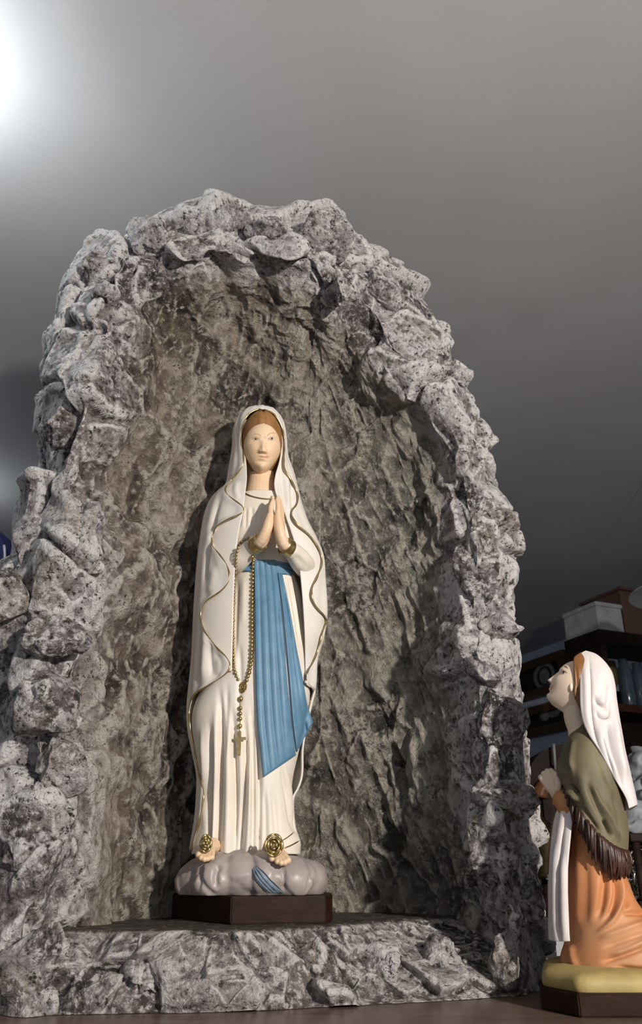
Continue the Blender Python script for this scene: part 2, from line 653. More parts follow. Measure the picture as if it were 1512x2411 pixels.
# round ceiling lamps in a row along the left of the shop, just out of the picture
m = NT('lamp_glass')
m.base((0.9, 0.92, 0.95))
m.b.inputs['Emission Color'].default_value = (0.86, 0.95, 1.0, 1)
m.b.inputs['Emission Strength'].default_value = 42.0
M['lamp_glass'] = m.m
m = NT('lamp_metal')
m.base(m.ramp(m.noise(30), [(0.3, (0.7, 0.7, 0.7)), (0.7, (0.8, 0.8, 0.8))]))
m.set(Roughness=0.3, Metallic=0.6)
M['lamp_metal'] = m.m
def lathe(profile, n=32):
    P = np.asarray(profile, float)
    a = np.linspace(0, 2 * np.pi, n, endpoint=False)
    V = np.stack([P[:, None, 0] * np.cos(a), P[:, None, 0] * np.sin(a), np.broadcast_to(P[:, None, 1], (len(P), n))], -1).reshape(-1, 3)
    F = [tuple(int(x) for x in f) for f in grid_faces(len(P), n, wrap=True)]
    return V, F
M['lamp_glass_dim'] = M['lamp_glass'].copy()
M['lamp_glass_dim'].node_tree.nodes['Principled BSDF'].inputs['Emission Strength'].default_value = 13.0
def ceiling_lamp(x, y, label, glass):
    t = thing('ceiling_lamp', label, 'lamp', (x, y, CEIL_Z), 'round lamps under the ceiling')
    V, F = lathe([(0.001, 0.0), (0.03, 0.0), (0.03, -0.012), (0.006, -0.014), (0.006, -0.13), (0.001, -0.13)])
    mesh_obj('stem', V + (x, y, CEIL_Z), F, M['lamp_metal'], t)
    V, F = ball_mesh((x, y, CEIL_Z - 0.185), 0.07, 24, 16)
    mesh_obj('globe', V, F, M[glass], t)
    return t
ceiling_lamp(-0.80, 1.02, 'white globe lamp hanging under the ceiling, nearer of the two', 'lamp_glass')
ceiling_lamp(-1.50, 2.85, 'white globe lamp hanging under the ceiling, farther of the two', 'lamp_glass_dim')
# ------------------------------------------------------------------ counter and grotto
ct = thing('display_cabinet', 'brown wooden cabinet top under the rock grotto', 'cabinet', (0.15, 1.2, 0))
V, F = box_mesh(-1.3, 1.5, 0.58, 1.9, COUNTER_Z - 0.035, COUNTER_Z, 0.004)
mesh_obj('top', V, F, M['counter'], ct, smooth=False)
V, F = box_mesh(-1.25, 1.45, 0.64, 1.85, 0.0, COUNTER_Z - 0.035, 0.004)
mesh_obj('body', V, F, M['counter'], ct, smooth=False)

# stations round the arch: outer silhouette, rim crest, inner rim (pixels of the photograph + distance)
ST = [
 ((-150, 2398, 1.0), (10, 2402, 0.868), (128, 2392, 0.876)),
 ((-170, 2190, 1.0), (30, 2190, 0.885), (125, 2186, 0.93)),
 ((-160, 2000, 1.01), (60, 2000, 0.89), (182, 2000, 0.935)),
 ((-150, 1850, 1.01), (75, 1850, 0.895), (194, 1850, 0.94)),
 ((-140, 1700, 1.01), (65, 1700, 0.9), (190, 1690, 0.945)),
 ((-120, 1530, 1.01), (60, 1540, 0.9), (200, 1540, 0.945)),
 ((-50, 1400, 1.01), (75, 1400, 0.905), (216, 1400, 0.945)),
 ((26, 1300, 1.02), (120, 1300, 0.905), (244, 1275, 0.94)),
 ((58, 1185, 1.03), (140, 1195, 0.915), (225, 1200, 0.955)),
 ((82, 1095, 1.04), (150, 1100, 0.925), (205, 1110, 0.965)),
 ((88, 990, 1.05), (170, 1000, 0.93), (252, 1000, 0.965)),
 ((97, 890, 1.06), (190, 900, 0.935), (285, 890, 0.965)),
 ((120, 795, 1.07), (220, 800, 0.94), (312, 795, 0.965)),
 ((142, 718, 1.08), (232, 725, 0.945), (320, 745, 0.965)),
 ((188, 640, 1.08), (262, 655, 0.975), (345, 700, 1.01)),
 ((245, 562, 1.08), (320, 612, 0.975), (405, 668, 1.005)),
 ((330, 502, 1.08), (392, 575, 0.97), (470, 640, 1.005)),
 ((440, 479, 1.08), (470, 565, 0.9650000000000001), (540, 645, 1.005)),
 ((560, 474, 1.08), (570, 562, 0.9650000000000001), (610, 652, 1.005)),
 ((645, 497, 1.08), (655, 580, 0.9650000000000001), (675, 660, 1.005)),
 ((740, 500, 1.08), (730, 575, 0.975), (740, 672, 1.015)),
 ((845, 575, 1.1), (800, 645, 1.005), (790, 735, 1.045)),
 ((925, 632, 1.1400000000000001), (880, 700, 1.04), (835, 775, 1.075)),
 ((1020, 712, 1.15), (945, 795, 1.055), (890, 850, 1.075)),
 ((1075, 832, 1.16), (1005, 875, 1.065), (945, 912, 1.085)),
 ((1113, 930, 1.17), (1050, 952, 1.065), (985, 972, 1.09)),
 ((1160, 1050, 1.17), (1095, 1060, 1.065), (1035, 1072, 1.1)),
 ((1192, 1150, 1.17), (1120, 1160, 1.065), (1046, 1172, 1.11)),
 ((1216, 1250, 1.17), (1132, 1260, 1.0599999999999998), (1043, 1272, 1.115)),
 ((1214, 1380, 1.16), (1130, 1390, 1.055), (1046, 1390, 1.12)),
 ((1220, 1480, 1.15), (1132, 1490, 1.055), (1058, 1500, 1.12)),
 ((1232, 1600, 1.15), (1140, 1600, 1.055), (1063, 1600, 1.125)),
 ((1240, 1720, 1.15), (1150, 1720, 1.055), (1075, 1730, 1.1300000000000001)),
 ((1260, 1860, 1.1400000000000001), (1162, 1850, 1.05), (1090, 1850, 1.1400000000000001)),
 ((1256, 1960, 1.1400000000000001), (1172, 1960, 1.045), (1105, 1960, 1.1500000000000001)),
 ((1278, 2080, 1.11), (1182, 2080, 1.035), (1122, 2060, 1.15)),
 ((1290, 2180, 1.1), (1195, 2190, 1.015), (1130, 2140, 1.17)),
 ((1305, 2300, 1.08), (1225, 2346, 0.99), (1180, 2350, 1.0)),
]
def grid_edge(Gx, Nx, k, sc):
    """how sharply a grid bulges (1 on sharp ridges)"""
    a = np.zeros(Gx.shape[:2])
    A_ = np.pad(Gx, ((k, k), (k, k), (0, 0)), mode='edge')
    n0, n1 = Gx.shape[:2]
    avg = .25 * (A_[:n0, k:k + n1] + A_[2 * k:2 * k + n0, k:k + n1] + A_[k:k + n0, :n1] + A_[k:k + n0, 2 * k:2 * k + n1])
    return np.clip(((Gx - avg) * Nx).sum(-1) / sc, 0, 1)
gr = thing('rock_grotto', 'grey painted plaster rock grotto with arched niche, sheltering the white standing statue', 'grotto',
           (0.0, 1.05, COUNTER_Z))
NT_, NS1, NS2 = 840, 170, 170
O = np.array([at(*s[0]) for s in ST]); Rr = np.array([at(*s[1]) for s in ST]); I = np.array([at(*s[2]) for s in ST])
for A in (O, Rr, I):
    A[0, 2] = A[-1, 2] = COUNTER_Z
B = O.copy()
B[:, 0] = (O[:, 0] - 0.0) * 1.0
B[:, 1] = 1.52
B[:, 2] = np.where(B[:, 2] > CAM_Z + 0.6, B[:, 2] - 0.03, B[:, 2])
zt = CAM_Z + 0.64
Sz = np.where(I[:, 2] > zt, zt + 0.30 * (I[:, 2] - zt), I[:, 2])
Sz[0] = Sz[-1] = COUNTER_Z
S = np.stack([-0.02 + 0 * Sz, 1.295 - 0.15 * np.clip((Sz - LEDGE_Z) / 0.75, 0, 1) ** 1.6, Sz], -1)
tpar = np.concatenate([[0], np.cumsum(np.linalg.norm(np.diff(Rr, axis=0), axis=1))])
tt = np.linspace(0, tpar[-1], NT_)
O, Rr, I, B, S = [spline_eval(tpar, A, tt) for A in (O, Rr, I, B, S)]
sec = np.stack([B, O, Rr, I], 1)                                # outer part of every section
kt = np.array([0, 0.42, 0.72, 1.0])
ss = np.concatenate([np.linspace(0, 0.36, 40, endpoint=False), np.linspace(0.36, 1, NS1 - 40)])
outer = np.stack([spline_eval(kt, sec[i], ss) for i in range(NT_)])
phi = np.linspace(0, math.pi / 2, NS2 + 1)[1:]
pin = 0.42 * phi / (math.pi / 2) + 0.58 * (1 - np.cos(phi))
dS = (S - I)[:, None, :]
inner = I[:, None, :] + dS * np.stack([pin, np.sin(phi), pin], -1)[None]
G = np.concatenate([outer, inner], 1)                           # (theta, section, 3)
Nn = grid_normals(G)
# outward = towards the viewer side on the rim
if Nn[NT_ // 2, 120, 1] > 0:
    Nn = -Nn
P = G.reshape(-1, 3)
N = Nn.reshape(-1, 3)
sidx = np.broadcast_to(np.arange(NS1 + NS2)[None], (NT_, NS1 + NS2)).ravel()
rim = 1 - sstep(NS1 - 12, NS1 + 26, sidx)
backfade = sstep(2, 40, sidx)
spinefade = 1 - sstep(NS1 + NS2 - 30, NS1 + NS2, sidx) * 0.0
warp = np.stack([fbm(P, 9, 3, 50 + k) for k in range(3)], -1)
Pw = P + warp * 0.018
h1, e1 = facets(Pw, 8.5, 3, 1.15)
t1 = FACET_TONE[3]
h2, e2 = facets(Pw * np.array([1, 1, 0.8]), 21.0, 9, 1.1)
t2 = FACET_TONE[9]
h3 = fbm(Pw, 34, 4, 21, 0.55)
rid = fbm(Pw, 16, 4, 31, 0.55, ridged=True)
shear = P.copy()
shear[:, 0] += 0.35 * (P[:, 2] - CAM_Z) * np.where(P[:, 0] > 0, 1, -0.4)
stre = fbm(shear * np.array([1.0, 0.8, 0.30]), 24, 4, 77, 0.6, ridged=True)
big = fbm(P, 5.5, 2, 91)
d_rim = np.where(P[:, 0] > 0.03, 0.018, 0.025) * h1 * sstep(0.0, 0.10, e1) + 0.0085 * h2 * sstep(0.0, 0.12, e2) + 0.003 * h3 + 0.003 * rid - 0.008 * (1 - sstep(0, 0.08, e1)) - 0.007
d_nic = 0.020 * big + 0.012 * stre + 0.005 * h3 + 0.007 * h2 * sstep(0, .15, e2) + np.where(P[:, 0] < -.1, .020, .011) * h1 * sstep(0, 0.2, e1)
d = (rim * d_rim + (1 - rim) * d_nic) * (0.25 + 0.75 * backfade)
Pd = P + N * d[:, None]
# keep the foot on the counter
Pd[:, 2] = np.maximum(Pd[:, 2], COUNTER_Z + 0.0005)
Gd = Pd.reshape(G.shape)
Gs = Gd.copy()
Gs[1:-1, 1:-1] = 0.5 * Gd[1:-1, 1:-1] + 0.125 * (Gd[:-2, 1:-1] + Gd[2:, 1:-1] + Gd[1:-1, :-2] + Gd[1:-1, 2:])
crest = np.clip(0.5 * (h2 * 0.9 + 0.8 * h3 + 0.5 * rid) + 0.15, 0, 1) * rim + (1 - rim) * np.clip(stre * 0.9 + 0.45 * h3 + 0.05, 0, 1)
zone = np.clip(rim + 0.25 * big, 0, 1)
edge_p = np.maximum(grid_edge(Gs, Nn, 2, .0016), grid_edge(Gs, Nn, 5, .0065)).ravel()
tone = np.clip(0.5 * t1 + 0.35 * t2 + 0.15 + 0.25 * rid, 0, 1)
side = np.clip((P[:, 0] + 0.12) / 0.30, 0, 1)
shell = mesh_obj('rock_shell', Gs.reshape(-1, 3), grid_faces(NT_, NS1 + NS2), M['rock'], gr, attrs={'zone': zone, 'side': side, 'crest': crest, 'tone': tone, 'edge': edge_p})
NV_SHELL = len(P)

# ledge the statue stands on: rough front, flat top
top_edge = at([60, 125, 300, 500, 640, 780, 900, 1000, 1110, 1180], [2184, 2186, 2189, 2190, 2186, 2178, 2168, 2156, 2148, 2140], [.92, .935, .925, .92, .945, 1.0, 1.08, 1.16, 1.22, 1.28])
top_edge[:, 2] = LEDGE_Z
bot_edge = at([60, 125, 300, 500, 640, 780, 900, 1000, 1110, 1240], [2393, 2391, 2389, 2384, 2379, 2372, 2366, 2360, 2353, 2343], .9)
for k in range(len(bot_edge)):
    px = [60, 125, 300, 500, 640, 780, 900, 1000, 1110, 1240][k]
    py = [2393, 2391, 2389, 2384, 2379, 2372, 2366, 2360, 2353, 2343][k]
    dd = ray(px, py)
    t = -0.125 / dd[2]
    bot_edge[k] = dd * t + np.array([0, 0, CAM_Z])
nU, nV1, nV2 = 560, 90, 60
te = catmull(top_edge, nU); be = catmull(bot_edge, nU)
be[:, 2] = COUNTER_Z
te[:, 2] = LEDGE_Z
v = np.linspace(0, 1, nV1)[None, :, None]
front = be[:, None] * (1 - v) + te[:, None] * v
front[..., 1] -= 0.012 * np.sin(np.pi * v[..., 0])
v2 = np.linspace(0, 1, nV2 + 1)[1:][None, :, None]
bk = te.copy(); bk[:, 1] = 1.50
tp = te[:, None] * (1 - v2) + bk[:, None] * v2
G = np.concatenate([front, tp], 1)
P = G.reshape(-1, 3)
vi = np.broadcast_to(np.arange(nV1 + nV2)[None], (nU, nV1 + nV2)).ravel()
frontw = 1 - sstep(nV1 - 10, nV1 + 1, vi)
warp = np.stack([fbm(P, 9, 3, 60 + k) for k in range(3)], -1)
Pw = P + warp * 0.02
h1, e1 = facets(Pw * np.array([1, 1, 1.2]), 13.0, 13, 1.2)
h2, e2 = facets(Pw, 30.0, 19, 1.1)
h3 = fbm(Pw, 40, 4, 25, 0.55)
d = frontw * (0.014 * h1 * sstep(0, .12, e1) + 0.006 * h2 * sstep(0, .12, e2) + 0.004 * h3 - 0.005 * (1 - sstep(0, .1, e1)) + 0.004)
edge_low = sstep(0, 10, vi)
Nf = np.tile(np.array([0.12, -0.95, 0.28]), (len(P), 1))
Pd = P + Nf * (d * (0.4 + 0.6 * edge_low))[:, None]
Pd[:, 2] += (1 - frontw) * 0.0012 * fbm(P, 30, 3, 5)
Pd[:, 2] = np.maximum(Pd[:, 2], COUNTER_Z + 0.0005)
crest = np.clip(0.5 * (h2 + h3 + 0.4 * h1) + 0.15, 0, 1) * frontw
Gl = Pd.reshape(G.shape)
edge_p = np.maximum(grid_edge(Gl, np.broadcast_to(Nf[0], Gl.shape), 2, .0010), grid_edge(Gl, np.broadcast_to(Nf[0], Gl.shape), 6, .005)).ravel() * frontw
zone = 0.8 * frontw
ledge = mesh_obj('ledge', Pd, grid_faces(nU, nV1 + nV2), M['rock'], gr,
                 attrs={'zone': zone, 'side': np.full(len(P), 0.25), 'crest': crest, 'edge': edge_p, 'tone': np.where(frontw > .5, np.clip(0.5 * FACET_TONE[13] + 0.4 * FACET_TONE[19] + 0.1, 0, 1), 0.3)})
tag(ledge, label='flat rock ledge with a rough stone front')

def rock_piece(px, py, Y, w, h, dpt, seed, flat=1.0):
    """one chiselled boulder of the grotto: convex hull of random points, finely cut and roughened"""
    rnd = np.random.RandomState(seed)
    pts = rnd.normal(size=(15, 3))
    pts /= np.linalg.norm(pts, axis=1, keepdims=True)
    pts *= rnd.uniform(0.85, 1.1, (15, 1))
    bm = bmesh.new()
    for p in pts:
        bm.verts.new(p)
    bmesh.ops.convex_hull(bm, input=bm.verts[:])
    for v_ in [v_ for v_ in bm.verts if not v_.link_faces]:
        bm.verts.remove(v_)
    bmesh.ops.bevel(bm, geom=bm.edges[:], offset=0.09, segments=2, affect='EDGES', profile=0.6, clamp_overlap=True)
    bmesh.ops.triangulate(bm, faces=bm.faces[:])
    for it in range(6):
        long = [e for e in bm.edges if e.calc_length() > 0.085]
        if not long:
            break
        bmesh.ops.subdivide_edges(bm, edges=long, cuts=1)
        bmesh.ops.triangulate(bm, faces=[f for f in bm.faces if len(f.verts) > 3])
    V = np.array([v_.co[:] for v_ in bm.verts])
    bm.verts.index_update()
    F = np.array([[v_.index for v_ in f.verts] for f in bm.faces])
    ln = np.linalg.norm(V, axis=1, keepdims=True)
    V = V * np.minimum(1, 1.08 / np.maximum(ln, 1e-6))
    bm.free()
    c = at(px, py, Y)
    sc = np.array([w / 2, dpt / 2, h / 2]) / F_PX * Y * 1.08
    sc[1] = dpt / 2
    V = V * sc
    W = V + c
    n = V / sc ** 2
    n /= np.linalg.norm(n, axis=1, keepdims=True)
    h3 = fbm(W, 30, 4, seed, 0.55)
    h2, e2 = facets(W, 36.0, seed + 5, 1.0)
    W = W + n * (0.006 * h3 + 0.0045 * h2 * sstep(0, .12, e2))[:, None]
    W[:, 2] = np.maximum(W[:, 2], COUNTER_Z + 0.0005)
    cr = np.clip(0.5 * (h2 * 0.9 + 0.8 * h3) + 0.25, 0, 1)
    return mesh_obj('rock', W, F, M['rock'], gr, attrs={'zone': np.ones(len(W)), 'side': np.full(len(W), .3), 'crest': cr, 'edge': np.clip((h2 - .25) * 1.2, 0, 1) * sstep(.25, .02, e2), 'tone': np.clip(0.45 * FACET_TONE[seed + 5] + 0.2 + 0.4 * rnd.rand(), 0, 1)})

for args in [
    (238, 640, 1.000, 105, 130, .10, 1), (255, 722, 0.975, 140, 90, .09, 2), (365, 570, 0.995, 190, 130, .10, 33),
    (520, 545, 0.995, 230, 130, .11, 4), (640, 560, 0.980, 150, 130, .09, 5), (760, 565, 1.000, 190, 140, .11, 6), (795, 690, 1.010, 90, 100, .07, 7),
    (900, 690, 1.070, 130, 120, .09, 8), (190, 850, 0.975, 90, 150, .08, 9), (265, 900, 0.975, 70, 160, .07, 10), (160, 1010, 0.970, 110, 140, .09, 11),
    (105, 1290, 0.965, 130, 240, .10, 12), (195, 1270, 0.930, 130, 210, .07, 13), (20, 1440, 0.930, 140, 220, .10, 14), (130, 1500, 0.915, 170, 120, .07, 15),
    (110, 1660, 0.915, 180, 170, .07, 16), (150, 1810, 0.920, 110, 150, .06, 17), (60, 1960, 0.905, 170, 200, .07, 18), (60, 2260, 0.885, 150, 200, .05, 19),
    (1030, 870, 1.100, 110, 90, .08, 20), (1075, 900, 1.110, 90, 90, .08, 21), (1020, 950, 1.100, 60, 70, .05, 22), (1165, 1225, 1.110, 130, 90, .09, 23),
    (1120, 1340, 1.080, 130, 170, .07, 24), (1165, 1490, 1.090, 140, 90, .08, 25), (1130, 1590, 1.080, 110, 90, .06, 26), (1175, 1700, 1.080, 130, 170, .07, 27),
    (1190, 1880, 1.070, 150, 90, .08, 28), (1160, 2000, 1.060, 110, 140, .06, 29), (1220, 2130, 1.080, 140, 150, .08, 30), (1215, 2270, 1.02, 130, 160, .06, 31),
    (330, 2300, 0.900, 150, 90, .045, 32), (590, 2290, 0.920, 190, 60, .04, 35), (880, 2270, 1.0, 110, 120, .06, 34), (1040, 2280, 1.03, 150, 110, .06, 36), (740, 2290, 0.950, 110, 110, .045, 37),
]:
    rock_piece(*args)
# ------------------------------------------------------------------ standing white statue
MY0 = 1.09                                            # distance of the statue's axis
M['plinth'] = wood('dark_plinth_wood', (0.012, 0.005, 0.003), (0.034, 0.014, 0.008), 0.55, 8, (1, 8, 8))
mary = thing('standing_statue', 'tall statue of a praying woman in white with blue sash, inside the rock niche', 'statue',
             tuple(at(600, 2150, MY0)[:2]) + (LEDGE_Z,))

def tab(pts, Y):
    p = at([q[0] for q in pts], [q[1] for q in pts], Y)
    return fz(p[:, 2], p[:, 0])

# plinth: chamfered dark wooden block
px0 = [(403, 1.12), (543, 1.0), (766, 1.025), (783, 1.06), (783, 1.15), (760, 1.185), (560, 1.19), (420, 1.17)]
poly = [(at(p, 2165, y)[0], y) for p, y in px0]
PL_TOP = CAM_Z - 0.0287
bm = bmesh.new()
lo = [bm.verts.new((x, y, LEDGE_Z + 0.0004)) for x, y in poly]
hi = [bm.verts.new((x, y, PL_TOP)) for x, y in poly]
bm.faces.new(lo[::-1]); bm.faces.new(hi)
for k in range(len(lo)):
    bm.faces.new((lo[k], lo[(k + 1) % 8], hi[(k + 1) % 8], hi[k]))
bmesh.ops.recalc_face_normals(bm, faces=bm.faces[:])
bmesh.ops.bevel(bm, geom=bm.edges[:], offset=0.0012, segments=2, affect='EDGES')
bm.verts.index_update()
V = np.array([v.co[:] for v in bm.verts]); F = [tuple(v.index for v in f.verts) for f in bm.faces]
bm.free()
tag(mesh_obj('plinth', V, F, M['plinth'], mary, smooth=False), label='dark brown chamfered wooden plinth')

# cloud-like rock under the feet
lumps = []
for px, py, Y, rx, ry, rz in [(478, 2072, 1.075, .032, .040, .026), (520, 2068, 1.055, .036, .042, .028), (575, 2066, 1.06, .036, .050, .030),
                              (625, 2066, 1.055, .034, .046, .029), (680, 2070, 1.06, .036, .045, .027), (718, 2074, 1.075, .028, .040, .025),
                              (600, 2060, 1.10, .085, .062, .030), (455, 2082, 1.09, .020, .030, .018)]:
    c = at(px, py, Y)
    lumps.append(ball_mesh(c, (rx, ry, rz), 24, 16))
rockb = remesh_obj('rock_base', lumps, 0.0022, M['cloud_rock'], mary, 6, 0.5)
V = verts_np(rockb); N = mesh_normals(rockb)
h, e = facets(V, 26, 41, 0.9)
V = V + N * (0.0035 * h * sstep(0, .2, e) + 0.0016 * fbm(V, 45, 3, 8))[:, None]
V[:, 2] = np.maximum(V[:, 2], PL_TOP + 0.0003)
V = carve(V, N, [([(478, 2030), (470, 2060), (468, 2100)], -.005, 5), ([(520, 2030), (508, 2060), (512, 2098)], -.006, 6),
                 ([(668, 2040), (668, 2075), (672, 2104)], -.003, 4), ([(735, 2050), (728, 2080), (724, 2106)], -.003, 4)])
V[:, 2] = np.maximum(V[:, 2], PL_TOP + 0.0003)
set_verts(rockb, V)
tag(rockb, label='mauve grey rock under bare feet')

# traced contours
OL = [(614,961),(592,965),(574,975),(562,988),(553,1005),(548,1060),(540,1110),(530,1150),(513,1165),(498,1182),(484,1215),(475,1263),(468,1320),(461,1425),(455,1550),(450,1610),(446,1655),(447,1710),(457,1770),(466,1825),(464,1880),(458,1940),(450,1990),(449,2004)]
OR = [(616,961),(640,966),(655,977),(666,995),(673,1030),(677,1075),(690,1112),(700,1150),(709,1185),(724,1228),(745,1270),(760,1310),(764,1360),(769,1455),(764,1495),(748,1550),(743,1620),(736,1650),(724,1700),(714,1760),(711,1830),(703,1855),(692,1876),(690,1900),(694,1950),(704,1985),(704,2004)]
EL = [(614,963),(597,968),(582,982),(573,1000),(569,1025),(570,1055),(574,1080),(572,1098),(560,1116),(543,1134),(532,1152),(535,1166),(552,1180),(570,1194),(574,1203),(565,1214),(540,1224),(508,1243),(494,1262),(499,1285),(518,1308),(534,1332),(541,1355),(536,1376),(515,1398),(488,1415),(475,1436),(473,1460),(486,1492),(510,1525),(534,1550),(542,1569),(530,1590),(494,1613),(460,1634),(448,1656),(448,1710),(458,1770),(469,1825),(480,1868),(477,1900),(467,1940),(454,1985),(450,2004)]
ER = [(616,963),(634,968),(650,982),(663,1005),(669,1030),(670,1060),(669,1085),(672,1108),(684,1130),(697,1152),(702,1172),(699,1190),(690,1204),(690,1220),(704,1240),(728,1260),(747,1286),(757,1310),(757,1334),(746,1362),(735,1390),(737,1414),(752,1438),(767,1455),(765,1474),(756,1500),(746,1540),(736,1563),(725,1582),(723,1600),(727,1614),(741,1622),(735,1650),(723,1700),(713,1760),(710,1830),(702,1855),(691,1876),(689,1900),(693,1950),(703,1985),(703,2004)]
fOL, fOR = tab(OL, MY0), tab(OR, MY0)
z_top = min(fOL.hi, fOR.hi)
z_hem = at(600, 2002, MY0)[2]
zz = lambda py: at(600, py, MY0)[2]
fB = fz([zz(y) for y in (961, 968, 985, 1030, 1090, 1150, 1200, 1300, 1400, 1600, 1800, 1900, 2004)],
        [.002, .016, .030, .038, .040, .044, .052, .058, .056, .056, .054, .050, .050])
def edge_tab(pts, push=0.0):
    X, Z = [], []
    for px, py in pts:
        Y = MY0 - .04
        for it in range(6):
            p = at(px, py, Y)
            zc = min(p[2], z_top)
            xl, xr = fOL(zc), fOR(zc)
            c, a = (xl + xr) / 2, max((xr - xl) / 2, 1e-4)
            k = np.clip((p[0] - c) / a, -1, 1)
            Y = MY0 - fB(zc) * math.sqrt(max(0, 1 - k * k)) - push
        X.append(p[0]); Z.append(p[2])
    Z = np.array(Z)
    # keep heights strictly decreasing along the traced edge
    for i in range(1, len(Z)):
        Z[i] = min(Z[i], Z[i - 1] - 4e-4)
    return fz(Z, X)
fEL, fER = edge_tab(EL), edge_tab(ER)

# ---- mantle: an open shell round the figure, edges following the traced gold line
nr, ncol = 460, 220
zs = z_top - (z_top - z_hem) * np.linspace(0.0, 1.0, nr) ** 1.0
zs[0] = z_top - 1e-4
xl, xr = fOL(zs), fOR(zs)
cx, a = (xl + xr) / 2, np.maximum((xr - xl) / 2, 5e-4)
b = fB(zs)
el = np.where(zs > fEL.hi, cx, np.maximum(fEL(zs), xl)); er = np.where(zs > fER.hi, cx, np.minimum(fER(zs), xr))
thL = np.arccos(np.clip((el - cx) / a, -0.9995, 0.9995))
thR = np.arccos(np.clip((er - cx) / a, -0.9995, 0.9995))
w = np.linspace(0, 1, ncol)
wq = w + 0.10 * np.sin(2 * np.pi * w) * -1 * 0.5
th = thL[:, None] + (2 * np.pi + thR - thL)[:, None] * wq[None]
lift = 0.004 * np.exp(-(w / 0.05) ** 2)[None] + 0.004 * np.exp(-((1 - w) / 0.05) ** 2)[None]
lift = lift * sstep(fEL.hi, fEL.hi - 0.03, zs)[:, None]
G = np.stack([cx[:, None] + a[:, None] * np.cos(th), MY0 - (b[:, None] + lift) * np.sin(th), np.broadcast_to(zs[:, None], th.shape)], -1)
# soft vertical cloth folds, deeper towards the hem
amp = (0.0012 + 0.003 * sstep(zz(1150), zz(1700), zs))[:, None]
Nn = grid_normals(G)
if (Nn[nr // 2, ncol // 2, 1]) < 0:
    Nn = -Nn
fold = np.sin(th * 15 + 2.0 * np.sin(zs * 14)[:, None]) * 0.6 + np.sin(th * 9 + 1.3 + zs[:, None] * 6) * 0.6
G = G + Nn * (amp * fold * np.clip(np.minimum(w, 1 - w) * 25, 0, 1)[None])[..., None] * 0.5
P = G.reshape(-1, 3)
P = carve(P, Nn.reshape(-1, 3), [
    ([(524, 1160), (503, 1225), (488, 1300), (480, 1390)], -.005, 6), ([(552, 1225), (530, 1262), (520, 1290)], -.002, 8),
    ([(470, 1440), (466, 1540), (460, 1610)], -.003, 5), ([(492, 1500), (496, 1560), (500, 1600)], -.003, 7), ([(482, 1470), (480, 1550), (476, 1610)], .0025, 6),
    ([(515, 1545), (517, 1575), (515, 1595)], .002, 8), ([(505, 1330), (500, 1370), (492, 1405)], .002, 9),
    ([(686, 1140), (692, 1170), (682, 1230)], -.003, 5), ([(682, 1120), (686, 1180), (678, 1240)], .002, 6),
    ([(712, 1255), (722, 1330), (726, 1400)], -.003, 8), ([(735, 1300), (740, 1345), (735, 1380)], .002, 7),
    ([(745, 1460), (742, 1520), (735, 1560)], -.0025, 5), ([(752, 1470), (750, 1520)], .002, 4),
    ([(560, 1010), (558, 1060), (550, 1110)], .0015, 6), ([(585, 1100), (580, 1150), (582, 1210)], .0015, 8)])
GM = P.reshape(G.shape)
mant = mesh_obj('mantle', P, grid_faces(nr, ncol), M['mantle'], mary)
sm = mant.modifiers.new('thick', 'SOLIDIFY'); sm.thickness = 0.0022; sm.offset = 0
bake(mant)
tag(mant, label='ivory white mantle falling from head to hem')
nr_m, zs_m = nr, zs.copy()
i0 = int(np.argmax(zs < fEL.hi - 0.0005))
for col_, nm in ((0, 'gold_trim'), (ncol - 1, 'gold_trim')):
    i1 = nr_m if col_ == 0 else int(np.argmax(zs_m < zz(1626)))
    path = GM[i0:i1, col_].copy()
    path[:, 1] -= 0.0005
    ps = path.copy()
    ps[1:-1] = 0.5 * path[1:-1] + 0.25 * (path[:-2] + path[2:])
    rad = 0.0010 * (1 + 0.25 * np.sin(np.arange(len(ps)) * 0.33))
    V, F = tube_mesh(ps, rad, 8)
    tag(mesh_obj(nm, V, F, M['gold'], mant), label='thin gold edge of the mantle')

# ---- veil lining: the inner fold of the mantle lying beside face and throat
IL = [(592, 985), (578, 1005), (575, 1030), (576, 1060), (580, 1095), (581, 1130), (577, 1165), (574, 1195), (566, 1235), (557, 1290), (553, 1340), (550, 1420), (548, 1500), (546, 1580)]
IR = [(645, 985), (660, 1008), (663, 1030), (662, 1060), (657, 1090), (648, 1120), (646, 1145), (654, 1175), (672, 1215), (690, 1265), (702, 1310), (708, 1360), (714, 1430), (718, 1500), (720, 1590)]
fIL, fIR = edge_tab(IL, -.004), edge_tab(IR, -.004)
nr, ncol = 260, 150
zs = np.linspace(min(fIL.hi, fIR.hi) - .001, max(fIL.lo, fIR.lo), nr)
xl, xr = fOL(zs) + .003, fOR(zs) - .003
cx, a = (xl + xr) / 2, (xr - xl) / 2
b = fB(zs) - .0045
thL = np.arccos(np.clip((fIL(zs) - cx) / a, -.999, .999)); thR = np.arccos(np.clip((fIR(zs) - cx) / a, -.999, .999))
